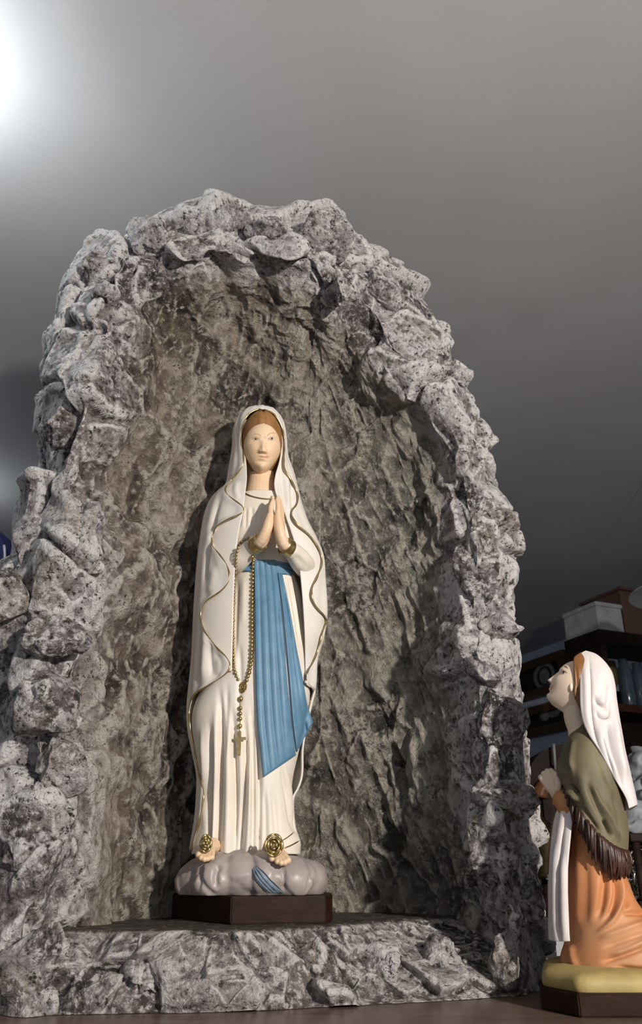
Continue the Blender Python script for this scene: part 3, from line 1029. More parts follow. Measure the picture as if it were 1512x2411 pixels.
for nm_, t0, t1 in (('veil_fold', thL, np.full(nr, math.radians(185))), ('veil_fold', np.full(nr, math.radians(-5)), thR)):
    w = np.linspace(0, 1, 60)
    th = t0[:, None] + (t1 - t0)[:, None] * w[None]
    G = np.stack([cx[:, None] + a[:, None] * np.cos(th), MY0 - b[:, None] * np.sin(th), np.broadcast_to(zs[:, None], th.shape)], -1)
    Nn = grid_normals(G)
    if (Nn[..., 1] > 0).mean() > .5:
        Nn = -Nn
    P = carve(G.reshape(-1, 3), Nn.reshape(-1, 3), [
        ([(660, 1080), (664, 1130), (672, 1200)], -.003, 5), ([(672, 1100), (676, 1150), (680, 1215)], .0025, 5), ([(655, 1130), (662, 1180), (676, 1230)], .002, 4),
        ([(684, 1130), (688, 1180), (690, 1230)], -.003, 4), ([(590, 1100), (588, 1150), (584, 1200)], -.0015, 4), ([(560, 1130), (556, 1160), (565, 1180)], .002, 6)])
    o = mesh_obj(nm_, P, grid_faces(nr, 60), M['mantle'], mant)
    s_ = o.modifiers.new('thick', 'SOLIDIFY'); s_.thickness = .0018; s_.offset = 0
    bake(o)

# ---- robe
RL = [(570,1160),(548,1190),(530,1240),(525,1300),(548,1335),(540,1400),(520,1500),(490,1600),(462,1655),(452,1700),(460,1770),(470,1825),(481,1868),(478,1900),(469,1940),(455,1985),(452,2006)]
RR = [(668,1160),(686,1190),(704,1240),(712,1300),(694,1335),(708,1400),(722,1500),(729,1600),(729,1650),(718,1700),(706,1760),(690,1830),(687,1860),(689,1900),(694,1950),(708,1985),(707,2006)]
fRL, fRR = tab(RL, MY0), tab(RR, MY0)
z_r0, z_r1 = at(615, 1150, MY0 - .04)[2], at(600, 2010, MY0 - .045)[2]
nr, ncol = 330, 260
zs = np.linspace(z_r0, z_r1, nr)
xl, xr = fRL(zs), fRR(zs)
cx, a = (xl + xr) / 2, (xr - xl) / 2
b = np.minimum(fB(np.minimum(zs, z_top)) - 0.006, 0.6 * a + 0.012)
b = b * (1 - 0.30 * np.exp(-((zs - at(600, 1335, 1.04)[2]) / 0.03) ** 2) * 0.4)
th = np.linspace(0, 2 * np.pi, ncol, endpoint=False)[None]
ex = 0.88
ct_, st_ = np.sign(np.cos(th)) * np.abs(np.cos(th)) ** ex, np.sign(np.sin(th)) * np.abs(np.sin(th)) ** ex
G = np.stack([cx[:, None] + a[:, None] * ct_, MY0 - b[:, None] * st_, np.broadcast_to(zs[:, None], (nr, ncol))], -1)
# scalloped hem: lower at the fold ridges, raised over the feet
pp = proj(G[-1])
hemlift = 0.007 * np.exp(-((pp[:, 0] - 497) / 20) ** 2) + 0.006 * np.exp(-((pp[:, 0] - 640) / 22) ** 2) + 0.003 * np.exp(-((pp[:, 0] - 560) / 9) ** 2)
wrow = sstep(0.80, 1.0, np.linspace(0, 1, nr))[:, None]
G[..., 2] += wrow * hemlift[None]
Nn = grid_normals(np.concatenate([G, G[:, :1]], 1))[:, :-1]
if Nn[nr // 2, ncol // 4, 1] > 0:
    Nn = -Nn
P = carve(G.reshape(-1, 3), Nn.reshape(-1, 3), [
    ([(490, 1680), (496, 1760), (497, 1850), (488, 2080)], -0.00810, 6), ([(515, 1600), (521, 1700), (518, 1850), (506, 2080)], -0.00945, 6),
    ([(545, 1640), (552, 1760), (556, 1880), (548, 2090)], -0.00810, 6), ([(573, 1660), (580, 1780), (574, 1900), (556, 2100)], -0.01013, 6),
    ([(592, 1640), (596, 1780), (597, 1900), (594, 2100)], -0.00702, 5), ([(604, 1700), (612, 1850), (606, 2100)], -0.00810, 5),
    ([(506, 1640), (509, 1800), (497, 2080)], 0.00405, 6), ([(533, 1650), (537, 1850), (530, 2090)], 0.00473, 8), ([(586, 1760), (587, 1900), (578, 2100)], 0.00473, 6),
    ([(660, 1790), (676, 1880), (690, 1950), (704, 1972)], -0.00338, 4), ([(668, 1790), (690, 1900), (716, 2010)], 0.00270, 6), ([(474, 1700), (482, 1850), (478, 1960)], 0.00405, 6),
    ([(622, 1840), (626, 1920), (622, 2090)], -.004, 5), ([(640, 1840), (650, 1930), (652, 2060)], -.003, 7), ([(660, 1400), (664, 1500), (672, 1560)], -.002, 4), ([(562, 1500), (566, 1600), (560, 1700)], -.003, 6), ([(535, 1600), (534, 1680), (530, 1800)], -.003, 5),
    ([(566, 1185), (562, 1250)], -0.00203, 4), ([(580, 1190), (578, 1250)], -0.00162, 3), ([(594, 1188), (592, 1250)], -0.00203, 4), ([(608, 1190), (605, 1240)], -0.00162, 3),
    ([(622, 1190), (618, 1230)], -0.00162, 3), ([(560, 1350), (556, 1450), (552, 1560)], -0.00270, 5), ([(575, 1350), (572, 1480)], 0.00135, 6),
    ([(668, 1350), (676, 1420), (690, 1520)], -0.00270, 4), ([(678, 1352), (694, 1430), (708, 1530)], -0.00270, 4), ([(690, 1352), (704, 1420), (716, 1480)], -0.00243, 4),
    ([(620, 1310), (622, 1330)], -0.00135, 3), ([(640, 1300), (640, 1330)], -0.00135, 3)])
capV = np.vstack([P, [[cx[0], MY0, zs[0]]], [[cx[-1], MY0, zs[-1]]]])
Fq = [tuple(int(i) for i in f) for f in grid_faces(nr, ncol, wrap=True)]
n0 = nr * ncol
Fq += [(n0, (k + 1) % ncol, k) for k in range(ncol)] + [(n0 + 1, (nr - 1) * ncol + k, (nr - 1) * ncol + (k + 1) % ncol) for k in range(ncol)]
robe = mesh_obj('robe', capV, Fq, M['cream'], mary)
tag(robe, label='long cream white robe')

# ---- head, neck and throat: one continuous skin
def head_shape(nu=150, nv=120, nose=1.0, A=0.68, Bf=0.80, Bb=0.85):
    """unit head (half height 1): x across, -y forward, z up"""
    uu = np.linspace(0, 2 * np.pi, nu, endpoint=False)
    vv = np.linspace(0.0, np.pi, nv)
    U, Vv = np.meshgrid(uu, vv)
    sx, sf, sw = np.sin(Vv) * np.sin(U), np.sin(Vv) * np.cos(U), np.cos(Vv)
    wlow = np.clip(-sw, 0, 1)
    wid = A * (1 - 0.30 * wlow ** 1.6) * (1 - 0.05 * np.clip(sw, 0, 1) ** 2)
    x = wid * sx
    u = x / A
    pf = fz([-1.0, -.985, -.93, -.8, -.5, -.2, .1, .3, .6, .8, .93, 1.0], [0, .30, .50, .64, .72, .76, .765, .76, .66, .49, .28, 0])
    cu = np.cos(U)
    f = np.where(cu > 0, Bf / .8 * pf(sw) * np.abs(cu) ** 0.92, -Bb * np.abs(sf))
    g = lambda c, s, q: np.exp(-((q - c) / s) ** 2)
    au = np.abs(u)
    t = np.clip((0.20 - sw) / 0.50, 0, 1)
    nosep = np.where(sw > -0.30, t ** 1.25, np.clip(1 - (-0.30 - sw) / 0.07, 0, 1) ** 1.5)
    nosep = np.where(sw > 0.2, 0, nosep)
    D = 0.215 * nose * nosep * np.exp(-(u / (0.10 + 0.085 * t ** 1.5)) ** 2)
    D += 0.045 * g(0.17, .06, au) * g(-0.27, .06, sw)
    D += -0.025 * g(0, .12, u) * g(0.20, .06, sw)
    D += -0.085 * g(.40, .19, au) * g(.10, .095, sw) + 0.055 * g(.40, .135, au) * g(.085, .060, sw)
    D += 0.022 * g(.38, .26, au) * g(.265, .06, sw)
    D += 0.055 * g(0, .20, u) * g(-.43, .042, sw) + 0.058 * g(0, .17, u) * g(-.525, .048, sw) - 0.035 * g(0, .22, u) * g(-.478, .016, sw)
    D += -0.03 * g(0, .25, u) * g(-.63, .05, sw) + 0.075 * g(0, .26, u) * g(-.80, .11, sw)
    D += 0.03 * g(.50, .22, au) * g(-.13, .2, sw)
    f = f + D * sstep(0.0, 0.35, sf)
    return np.stack([x, -f, sw], -1)

def head_matrix(scale, yaw=0.0, pitch=0.0, roll=0.0):
    return (Matrix.Rotation(yaw, 3, 'Z') @ Matrix.Rotation(pitch, 3, 'X') @ Matrix.Rotation(roll, 3, 'Y')) * scale

def sphere_grid_mesh(Gh):
    nv, nu = Gh.shape[:2]
    V = Gh.reshape(-1, 3)
    F = [tuple(int(i) for i in f) for f in grid_faces(nv, nu, wrap=True)]
    return V, F

HS = 0.0415
hm = np.array(head_matrix(HS, math.radians(9), math.radians(16)))
Hc = at(616, 1056, 1.068)
Hg = head_shape()
HV, HF = sphere_grid_mesh(Hg)
HV = HV @ hm.T + Hc
neck = np.array([at(615, 1070, 1.092), at(615, 1105, 1.088), at(615, 1135, 1.086), at(615, 1165, 1.086), at(615, 1200, 1.088)])
nkv, nkf = tube_mesh(catmull(neck, 16), np.interp(np.linspace(0, 1, 16), [0, .3, .55, .8, 1], [.0185, .0190, .0205, .026, .034]), 28)
head = remesh_obj('head', [(HV, HF), (nkv, nkf)], 0.00075, M['skin'], mary, 2, 0.4)
tag(head, label='painted face with downcast grey eyes')

# hair under the veil, parted in the middle
hv = []
V, F = ball_mesh((0, 0, 0), 1.0, 64, 48)
part = np.exp(-(V[:, 0] / 0.05) ** 2) * (V[:, 2] > 0)
V = V * np.array([0.76, 0.86, 1.28]) * (1 - 0.035 * part)[:, None]
V = V * (1 + 0.004 * np.sin(np.arctan2(V[:, 2], np.abs(V[:, 0]) + .2) * 40 + V[:, 1] * 5))[:, None]
V = V @ np.array(Matrix.Rotation(math.radians(-4), 3, 'X')).T + np.array([0, 0.235, 0.20])
hair = mesh_obj('hair', V @ hm.T + Hc, F, M['hair'], mary)
tag(hair, label='chestnut hair parted under the veil')

def decal(name, target_bvh, outline, mat, parent, off=0.0003, n=18, label=None):
    """small painted shape lying on a modelled surface: fan of points pressed onto it"""
    o2 = np.asarray(outline, float)
    o2 = catmull(o2, n + 1, closed=True)[:-1]
    c = o2.mean(0)
    V, F = [], []
    rows = [0.0, 0.5, 1.0]
    pts = [c] + [c + (q - c) * 0.5 for q in o2] + list(o2)
    hits = [cast(target_bvh, q[0], q[1]) for q in pts]
    good = [h_ for h_ in hits if h_[0] is not None]
    if not good:
        return None
    for q, (p, nn) in zip(pts, hits):
        if p is None:
            d_ = ray(q[0], q[1]); c3 = np.array([0, 0, CAM_Z])
            p, nn = min(good, key=lambda h_: np.linalg.norm(np.cross(d_, h_[0] - c3)))
        V.append(p + nn * off)
    for k in range(n):
        F.append((0, 1 + k, 1 + (k + 1) % n))
        F.append((1 + k, 1 + n + k, 1 + n + (k + 1) % n, 1 + (k + 1) % n))
    o = mesh_obj(name, np.array(V), F, mat, parent)
    if label:
        o['label'] = label
    return o

def line_on(name, bvh, pts, radius, mat, parent, n=30, off=0.0, label=None, taper=True):
    L = catmull(pts, n) if len(pts) > 2 else np.stack([np.linspace(pts[0][k], pts[1][k], n) for k in (0, 1)], -1)
    P = []
    for q in L:
        p, nn = cast(bvh, q[0], q[1])
        if p is not None:
            P.append(p + nn * off)
    P = np.array(P)
    if len(P) > 4:
        Q = P.copy(); Q[1:-1] = .5 * P[1:-1] + .25 * (P[:-2] + P[2:]); P = Q
    r = radius * (np.clip(np.minimum(np.linspace(0, 1, len(P)), np.linspace(1, 0, len(P))) * 6, 0.25, 1) if taper else np.ones(len(P)))
    V, F = tube_mesh(P, r, 6)
    o = mesh_obj(name, V, F, mat, parent)
    if label:
        o['label'] = label
    return o

hb = bvh_of([head])
for ex_, s in ((602.5, 1), (640, 1)):
    ey = 1034 if ex_ < 620 else 1032.5
    decal('eye', hb, [(ex_ - 7, ey + .3), (ex_ - 3, ey - 2.6), (ex_ + 3, ey - 2.6), (ex_ + 7, ey + .5), (ex_ + 3, ey + 2.4), (ex_ - 3, ey + 2.4)], M['eye_white'], head, .0004)
    decal('iris', hb, [(ex_ - 2.7, ey - .3), (ex_, ey - 2.6), (ex_ + 2.7, ey - .3), (ex_, ey + 2.0)], M['iris'], head, .0007, 12)
    decal('pupil', hb, [(ex_ - 1.3, ey - .8), (ex_, ey - 2.2), (ex_ + 1.3, ey - .8), (ex_, ey + .6)], M['pupil'], head, .0009, 8)
    line_on('eyelid', hb, [(ex_ - 8, ey + .8), (ex_ - 4, ey - 2.9), (ex_ + 3, ey - 3.0), (ex_ + 8, ey + .6)], .00038, M['brow'], head, 16, .0003)
line_on('eyebrow', hb, [(593, 1026), (598, 1022.5), (606, 1022), (613, 1025), (616, 1030)], .00045, M['brow'], head, 20, -.0001)
line_on('eyebrow', hb, [(629, 1030), (631, 1024), (637, 1020.5), (646, 1019.5), (652, 1020.5)], .00045, M['brow'], head, 20, -.0001)
decal('lip', hb, [(612, 1074.5), (618, 1072.5), (624, 1073), (629, 1072), (635, 1074), (629, 1075.2), (624, 1075.2), (618, 1075.2)], M['lip'], head, .0003)
decal('lip', hb, [(613, 1075.5), (619, 1075.8), (624, 1076), (630, 1075.7), (634, 1075), (630, 1078.6), (624, 1079.6), (618, 1078.4)], M['lip'], head, .0003)

# ---- sleeves, cuffs, praying hands
def arm(px_list, radii, name, mat, flat=1.0):
    P = np.array([at(*q) for q in px_list])
    V, F = tube_mesh(catmull(P, 22), np.interp(np.linspace(0, 1, 22), np.linspace(0, 1, len(radii)), radii), 26)
    return mesh_obj(name, V, F, mat, mary)
sl1 = arm([(540, 1338, 1.098), (560, 1322, 1.052), (584, 1298, 1.038), (599, 1286, 1.029)], [.012, .015, .0145, .0115], 'sleeve', M['cream'])
sl2 = arm([(724, 1342, 1.100), (712, 1326, 1.058), (693, 1302, 1.038), (683, 1293, 1.029)], [.012, .016, .0155, .0115], 'sleeve', M['cream'])
for sl in (sl2,):
    V = verts_np(sl); N = mesh_normals(sl)
    set_verts(sl, carve(V, N, [([(560, 1330), (590, 1312), (612, 1298)], -.002, 5), ([(575, 1290), (592, 1285), (604, 1272)], -.0015, 4), ([(740, 1345), (708, 1322), (690, 1302)], -.0025, 5), ([(705, 1300), (693, 1292)], -.0015, 4)]))
def cuff(p0, p1, r):
    A_, B_ = at(*p0), at(*p1)
    t = np.linspace(0, 1, 9)[:, None]
    V, F = tube_mesh(A_ + (B_ - A_) * t, r * np.array([.90, 1.0, 1.02, 1.0, 1.0, 1.0, 1.02, 1.0, .90]), 28)
    return tag(mesh_obj('cuff', V, F, M['gold'], mary), label='shiny gold cuff at the wrist')
cuff((597, 1287, 1.028), (615, 1276, 1.019), .0126)
cuff((685, 1294, 1.028), (667, 1284, 1.019), .0126)

def limb(pts, rads, n=12, seg=14):
    P = catmull(np.array(pts), n)
    return tube_mesh(P, np.interp(np.linspace(0, 1, n), np.linspace(0, 1, len(rads)), rads), seg)
def praying_hand(elbow, wrist, palm, knuck, tip, s):
    parts = []
    E_, W_, Pm, K, T = [np.array(at(*q)) for q in (elbow, wrist, palm, knuck, tip)]
    e = np.array([0, 1.0, 0.15])
    e /= np.linalg.norm(e)
    for off, L in ((-.0105, .80), (-.0035, .95), (.0035, 1.0), (.0100, .93)):
        fan = np.array([s * (.0042 * (off + .0105) / .0205), 0, 0])
        k = K + e * off + fan
        t = K + (T - K) * L + e * off * 0.55 + fan * .8
        parts.append(limb([(E_ + W_) / 2 + e * off * .3, W_ + e * off * .5, Pm + e * off * .9, k], [.0075, .0074, .0072, .0048], 12, 14))
        mid = (k + t) / 2 + np.array([s * 0.0012, 0, 0])
        parts.append(limb([k, mid, t], [.0042, .0038, .0025], 12, 12))
        parts.append(ball_mesh(t, .0026, 10, 8))
    parts.append(limb([E_, W_, (W_ + Pm) / 2], [.0085, .0088, .0085], 10, 18))
    # thumb leaves the side of the palm towards the chest and lies along the index finger
    th0 = (W_ * .55 + Pm * .45) + e * .008
    parts.append(limb([th0, Pm + e * .0165, (Pm + K) / 2 + e * .0185, K + (T - K) * .15 + e * .017], [.0062, .0052, .0046, .003], 14, 12))
    return parts
pl = praying_hand((602, 1283, 1.023), (614, 1277, 1.018), (630, 1248, 1.014), (638, 1216, 1.018), (645, 1170, 1.024), -1)
pr = praying_hand((680, 1291, 1.023), (669, 1285, 1.018), (659, 1252, 1.014), (655, 1218, 1.018), (652, 1170, 1.024), 1)
tag(remesh_obj('hand', pl, 0.0006, M['skin'], mary, 3, 0.45), label='praying hand on the rosary side')
tag(remesh_obj('hand', pr, 0.0006, M['skin'], mary, 3, 0.45), label='praying hand on the side away from rosary')

# neckline
cb = bvh_of([head, robe])
line_on('neckline_trim', bvh_of([head, robe]), [(572, 1158), (585, 1166), (605, 1172), (625, 1175), (648, 1175)], .0014, M['old_gold'], robe, 34, .0, taper=False)

# ---- sash: belt and two hanging tails pressed onto the robe
sb = bvh_of([robe])
def cloth_patch(name, bvh, left, right, nr, nc, off, mat, parent, pleats=4, pamp=.0012, fallback=1.04, phase=0.0, label=None, sm_it=2):
    Lc, Rc = catmull(left, nr), catmull(right, nr)
    G = np.zeros((nr, nc, 3)); T = np.zeros((nr, nc))
    for i in range(nr):
        for j in range(nc):
            q = Lc[i] + (Rc[i] - Lc[i]) * j / (nc - 1)
            p, nn = cast(bvh, q[0], q[1])
            T[i, j] = p[1] if p is not None else np.nan
    for j in range(nc):                      # fill misses from neighbours
        col = T[:, j]
        ok = ~np.isnan(col)
        T[:, j] = np.interp(np.arange(nr), np.arange(nr)[ok], col[ok]) if ok.any() else fallback
    for k in range(sm_it):
        T[1:-1] = .5 * T[1:-1] + .25 * (T[:-2] + T[2:])
        T[:, 1:-1] = .5 * T[:, 1:-1] + .25 * (T[:, :-2] + T[:, 2:])
    tj = np.linspace(0, 1, nc)
    lift = off + pamp * (np.abs(np.sin((tj * pleats) * np.pi + phase)) ** 0.7)[None] * np.linspace(.6, 1.2, nr)[:, None]
    edge = np.ones((nr, nc)); edge[:, 0] = edge[:, -1] = -0.3; edge[-1] = -0.3; edge[0] = -0.3
    for i in range(nr):
        q = Lc[i] + (Rc[i] - Lc[i]) * tj[:, None]
        G[i] = at(q[:, 0], q[:, 1], T[i] - lift[i] * edge[i])
    o = mesh_obj(name, G.reshape(-1, 3), grid_faces(nr, nc), mat, parent)
    if label:
        o['label'] = label
    return o
sash = cloth_patch('sash', sb, [(597, 1317), (599, 1400), (600, 1500), (602, 1620), (607, 1720), (619, 1833)],
                   [(650, 1317), (660, 1400), (669, 1500), (677, 1600), (687, 1700), (698, 1779)], 120, 44, .0045, M['sash'], mary, 4, .0022, 1.04, .4,
                   label='sky blue sash hanging down the robe')
cloth_patch('sash_tail', sb, [(654, 1345), (664, 1420), (674, 1520), (681, 1600), (688, 1690), (698, 1776)],
            [(664, 1345), (684, 1440), (700, 1530), (714, 1600), (725, 1660), (737, 1702)], 90, 26, .0035, M['sash'], sash, 3, .0018, 1.05, .2)
cloth_patch('belt', sb, [(560, 1320), (559, 1346)], [(600, 1318), (600, 1346)], 12, 16, .003, M['sash'], sash, 1, .0012)
cloth_patch('belt', sb, [(646, 1319), (648, 1350)], [(684, 1326), (693, 1356)], 14, 18, .0034, M['sash'], sash, 1, .0012)
line_on('belt_fold', sb, [(650, 1334), (670, 1338), (690, 1346)], .0011, M['sash'], sash, 16, .0045)

# ---- rosary
rosary = None
rb_ = bvh_of([robe, mant, sl1, sl2, sash] + list(sash.children))
bead0 = None
def place_beads(path, step, r, parent, off):
    L = catmull(path, 400)
    s = np.concatenate([[0], np.cumsum(np.linalg.norm(np.diff(L, axis=0), axis=1))])
    out = []
    for d in np.arange(0, s[-1], step):
        q = np.array([np.interp(d, s, L[:, 0]), np.interp(d, s, L[:, 1])])
        p, nn = cast(rb_, q[0], q[1])
        if p is not None:
            out.append(p + nn * off)
    return out
leftp = place_beads([(584, 1268), (572, 1274), (562, 1292), (556, 1330), (553, 1400), (550, 1480), (551, 1550), (554, 1580), (561, 1603)], 8.2, .0020, None, .0012)
rightp = place_beads([(594, 1309), (596, 1330), (595, 1400), (594, 1460), (594, 1510), (592, 1550), (588, 1580), (581, 1604)], 9.2, .0026, None, .0018)
chain_pts = np.array(leftp)
V, F = tube_mesh(chain_pts, .00055, 6)
rosary = tag(mesh_obj('rosary', V, F, M['gold'], mary), label='gold rosary hanging from the praying hands')
V, F = tube_mesh(np.array(rightp), .00055, 6)
mesh_obj('chain', V, F, M['gold'], rosary)
bv, bf = ball_mesh((0, 0, 0), (1, 1, 1.12), 10, 8)
bead_me = {}
def bead(p, r):
    key = round(r, 5)
    if key not in bead_me:
        o = mesh_obj('bead', bv * r, bf, M['gold'])
        bead_me[key] = o.data
    else:
        o = bpy.data.objects.new('bead', bead_me[key]); COL.objects.link(o)
    o.location = p
    o.parent = rosary
    o.location = Vector(p)
    return o
for k, p in enumerate(leftp):
    bead(p, .0020 if k % 5 else .0024)
for k, p in enumerate(rightp):
    bead(p, .0026 if k % 6 else .0030)
drop = []
for px, py, r in [(569, 1646, .0034), (567.5, 1668, .0027), (566.5, 1681, .0027), (566, 1693, .0027), (565.5, 1710, .0029)]:
    p, nn = cast(rb_, px, py)
    bead(p + nn * .0018, r)
P = []
for py in np.linspace(1636, 1726, 24):
    p, nn = cast(rb_, np.interp(py, [1636, 1726], [570, 565]), py)
    P.append(p + nn * .0012)
V, F = tube_mesh(np.array(P), .0004, 6)
mesh_obj('chain', V, F, M['gold'], rosary)
# medal: rounded heart plate with a raised ring
p, nn = cast(rb_, 571.5, 1619)
def oriented_plate(center, nn, shape, thick, name, parent, mat, bevel=.0006):
    nn = np.array(nn) / np.linalg.norm(nn)
    ux = np.array([1.0, 0, 0]); ux -= nn * ux.dot(nn); ux /= np.linalg.norm(ux)
    uz = np.cross(ux, nn)
    if uz[2] < 0:
        uz = -uz
    bm = bmesh.new()
    bot = [bm.verts.new(center + ux * x + uz * z) for x, z in shape]
    f = bm.faces.new(bot)
    r = bmesh.ops.extrude_face_region(bm, geom=[f])
    for v_ in [g for g in r['geom'] if isinstance(g, bmesh.types.BMVert)]:
        v_.co += Vector(nn * thick)
    bmesh.ops.recalc_face_normals(bm, faces=bm.faces[:])
    bmesh.ops.bevel(bm, geom=bm.edges[:], offset=bevel, segments=2, affect='EDGES')
    bm.verts.index_update()
    V = np.array([v_.co[:] for v_ in bm.verts]); F = [tuple(v_.index for v_ in f_.verts) for f_ in bm.faces]
    bm.free()
    return mesh_obj(name, V, F, mat, parent, smooth=False), ux, uz
sh = [(.0072 * math.cos(t) * (1 + .12 * math.sin(t)), .0072 * math.sin(t) * (1 + .15 * abs(math.cos(t)))) for t in np.linspace(0, 2 * np.pi, 20, endpoint=False)]
md, ux, uz = oriented_plate(p - nn * .001, nn, sh, .0026, 'medal', rosary, M['gold'])
for rr, tr in ((.0052, .0007), (.0022, .0008)):
    aa = np.linspace(0, 2 * np.pi, 25)
    V, F = tube_mesh(np.array([p + nn * .0018 + ux * rr * math.cos(t) + uz * rr * math.sin(t) * (1.0 if rr > .003 else .8) for t in aa]), tr, 6)
    mesh_obj('medal_ring', V, F, M['gold'], rosary)
p, nn = cast(rb_, 564.5, 1750)
u_ = .00059
sh = [(-3, 25), (3.5, 25), (3.5, 12), (14, 12.5), (14, 6), (3.5, 5.5), (3.8, -25), (-4, -25), (-3.5, 5.5), (-13, 5), (-13, 11), (-3.5, 12)]
oriented_plate(p + nn * .0004, nn, [(x * u_, z * u_) for x, z in sh], .003, 'cross', rosary, M['gold'], .0005)

# ---- feet and golden roses
rk = bvh_of([rockb])
def foot(cpx, toes, heel, name_label):
    parts = []
    H0 = at(*heel)
    for k, (tx, ty, Y, r) in enumerate(toes):
        T_ = at(tx, ty, Y)
        parts.append(ball_mesh(T_, (r, r * 1.25, r), 12, 10))
        Kn = H0 * .45 + T_ * .55 + np.array([0, 0, .0045])
        parts.append(limb([T_, Kn, H0 + np.array([0, 0, .004])], [r, r * 1.15, .010], 10, 12))
    return tag(remesh_obj('foot', parts, 0.0008, M['skin'], mary, 3, .45), label=name_label)
foot(None, [(468, 2013, 1.016, .0042), (474, 2020, 1.012, .0036), (481, 2023, 1.011, .0034), (489, 2022, 1.012, .0032), (499, 2019, 1.016, .0034)], (500, 2000, 1.05), 'bare foot on the shadow side')
foot(None, [(678, 2026, 1.013, .0042), (670, 2031, 1.010, .0037), (662, 2032, 1.009, .0034), (653, 2029, 1.010, .0033), (640, 2022, 1.014, .0034)], (640, 2004, 1.05), 'bare foot beside the blue ribbon')
def rose(px, py, Y, rx, rz):
    c = at(px, py, Y)
    root = None
    V, F = ball_mesh(c + np.array([0, .003, 0]), (rx * .85, .005, rz * .85), 16, 10)
    root = tag(mesh_obj('golden_rose', V, F, M['gold'], mary), label='small golden rose on the foot')
    rnd = random.Random(int(px))
    for ring, (rr, nP, dy) in enumerate([(1.0, 6, .0005), (.66, 5, -.0018), (.34, 4, -.0036)]):
        for k in range(nP):
            a0 = 2 * math.pi * (k + .5 * ring) / nP
            span = 2 * math.pi / nP * .62
            aa = np.linspace(a0 - span, a0 + span, 9)
            path = np.array([c + np.array([rx * rr * math.cos(t), dy - .0012 * math.cos((t - a0) * 2), rz * rr * math.sin(t)]) for t in aa])
            V, F = tube_mesh(path, .0015 * np.array([.5, .8, 1, 1.1, 1.1, 1.1, 1, .8, .5]), 6)
            mesh_obj('petal', V, F, M['gold'], root)
    return root
rose(485, 1986, 1.012, .0060, .0090)
rose(645, 1990, 1.010, .0098, .0115)
line_on('hem_line', bvh_of([robe]), [(656, 1984), (675, 1973), (694, 1958)], .0007, M['old_gold'], robe, 20)
line_on('hem_line', bvh_of([robe]), [(664, 1999), (686, 1990), (706, 1979)], .0009, M['old_gold'], robe, 20)

# painted ribbon on the rock
rib = cloth_patch('ribbon', rk, [(594, 2046), (600, 2066), (614, 2084), (634, 2104)], [(604, 2038), (622, 2056), (640, 2076), (672, 2104)], 30, 14, .0008, M['ribbon'], mary, 3, .0006, 1.02)
rib['label'] = 'grey blue painted ribbon on the rock'
for f_ in (0.0, .33, .62, 1.0):
    A_ = catmull([(594, 2046), (600, 2066), (614, 2084), (634, 2104)], 20); B_ = catmull([(604, 2038), (622, 2056), (640, 2076), (672, 2104)], 20)
    line_on('ribbon_line', rk, [tuple(A_[i] + (B_[i] - A_[i]) * f_) for i in range(0, 20, 3)], .0007, M['ribbon_line'], rib, 24, .0008)
# ------------------------------------------------------------------ kneeling statue (profile, facing the niche)
GA = at(1390, 1950, 0.955) - np.array([0, 0, CAM_Z])
E2 = np.array([GA[0], GA[1], 0.0]); E2 /= np.linalg.norm(E2)        # away from the viewer
E1 = np.array([E2[1], -E2[0], 0.0])                                 # to the right
G0 = GA @ E2
UPZ = np.array([0, 0, 1.0])
def atp(px, py, d=0.0):
    r = ray(px, py)
    t = (G0 + np.asarray(d, float)) / (r @ E2)
    return r * t[..., None] + np.array([0, 0, CAM_Z])
def sz(p):
    """coordinates (along E1, up) of world points"""
    return np.stack([p @ E1, p[..., 2]], -1)
def wd(s, z, d):
    s, z, d = np.broadcast_arrays(s, z, d)
    return s[..., None] * E1 + (G0 + d)[..., None] * E2 + z[..., None] * UPZ

girl = thing('kneeling_statue', 'painted statue of a kneeling girl in white veil, olive shawl and orange skirt', 'statue',
             tuple(atp(1420, 2300)[:2]) + (COUNTER_Z,))
M['orange'] = painted('orange_skirt_paint', (0.49, 0.185, 0.065), 0.55, 0.25, 14, 0.1, 260, 0.4, tint=(0.60, 0.35, 0.19))
M['olive'] = painted('olive_shawl_paint', (0.125, 0.105, 0.058), 0.6, 0.28, 20, 0.12, 260, 0.3, tint=(0.215, 0.185, 0.115))
M['fringe'] = hair_mat('dark_brown_fringe_paint', (0.022, 0.010, 0.007), (0.075, 0.032, 0.02))
M['veil'] = painted('pinkish_white_veil_paint', (0.68, 0.61, 0.59), 0.55, 0.05, 20, 0.1, 300, 0.4, tint=(0.64, 0.585, 0.58))
M['apron'] = painted('greyish_white_apron_paint', (0.66, 0.60, 0.58), 0.55, 0.08, 30, 0.1, 260, 0.35, tint=(0.55, 0.51, 0.51))
M['straw'] = painted('straw_yellow_ground_paint', (0.40, 0.30, 0.115), 0.55, 0.3, 22, 0.3, 140, 0.3, tint=(0.29, 0.21, 0.075))
M['girl_skin'] = painted('pale_flesh_paint', (0.80, 0.635, 0.48), 0.36, 0.05, 60, 0.04, 300, 0.45, tint=(0.82, 0.67, 0.53))
M['girl_hair'] = hair_mat('auburn_hair_paint', (0.12, 0.045, 0.014), (0.26, 0.11, 0.035))
M['brown_bead'] = painted('brown_bead_paint', (0.16, 0.10, 0.05), 0.35, 0.3, 90)
M['silver'] = gold('silver_metal', (0.62, 0.62, 0.62), 0.25)

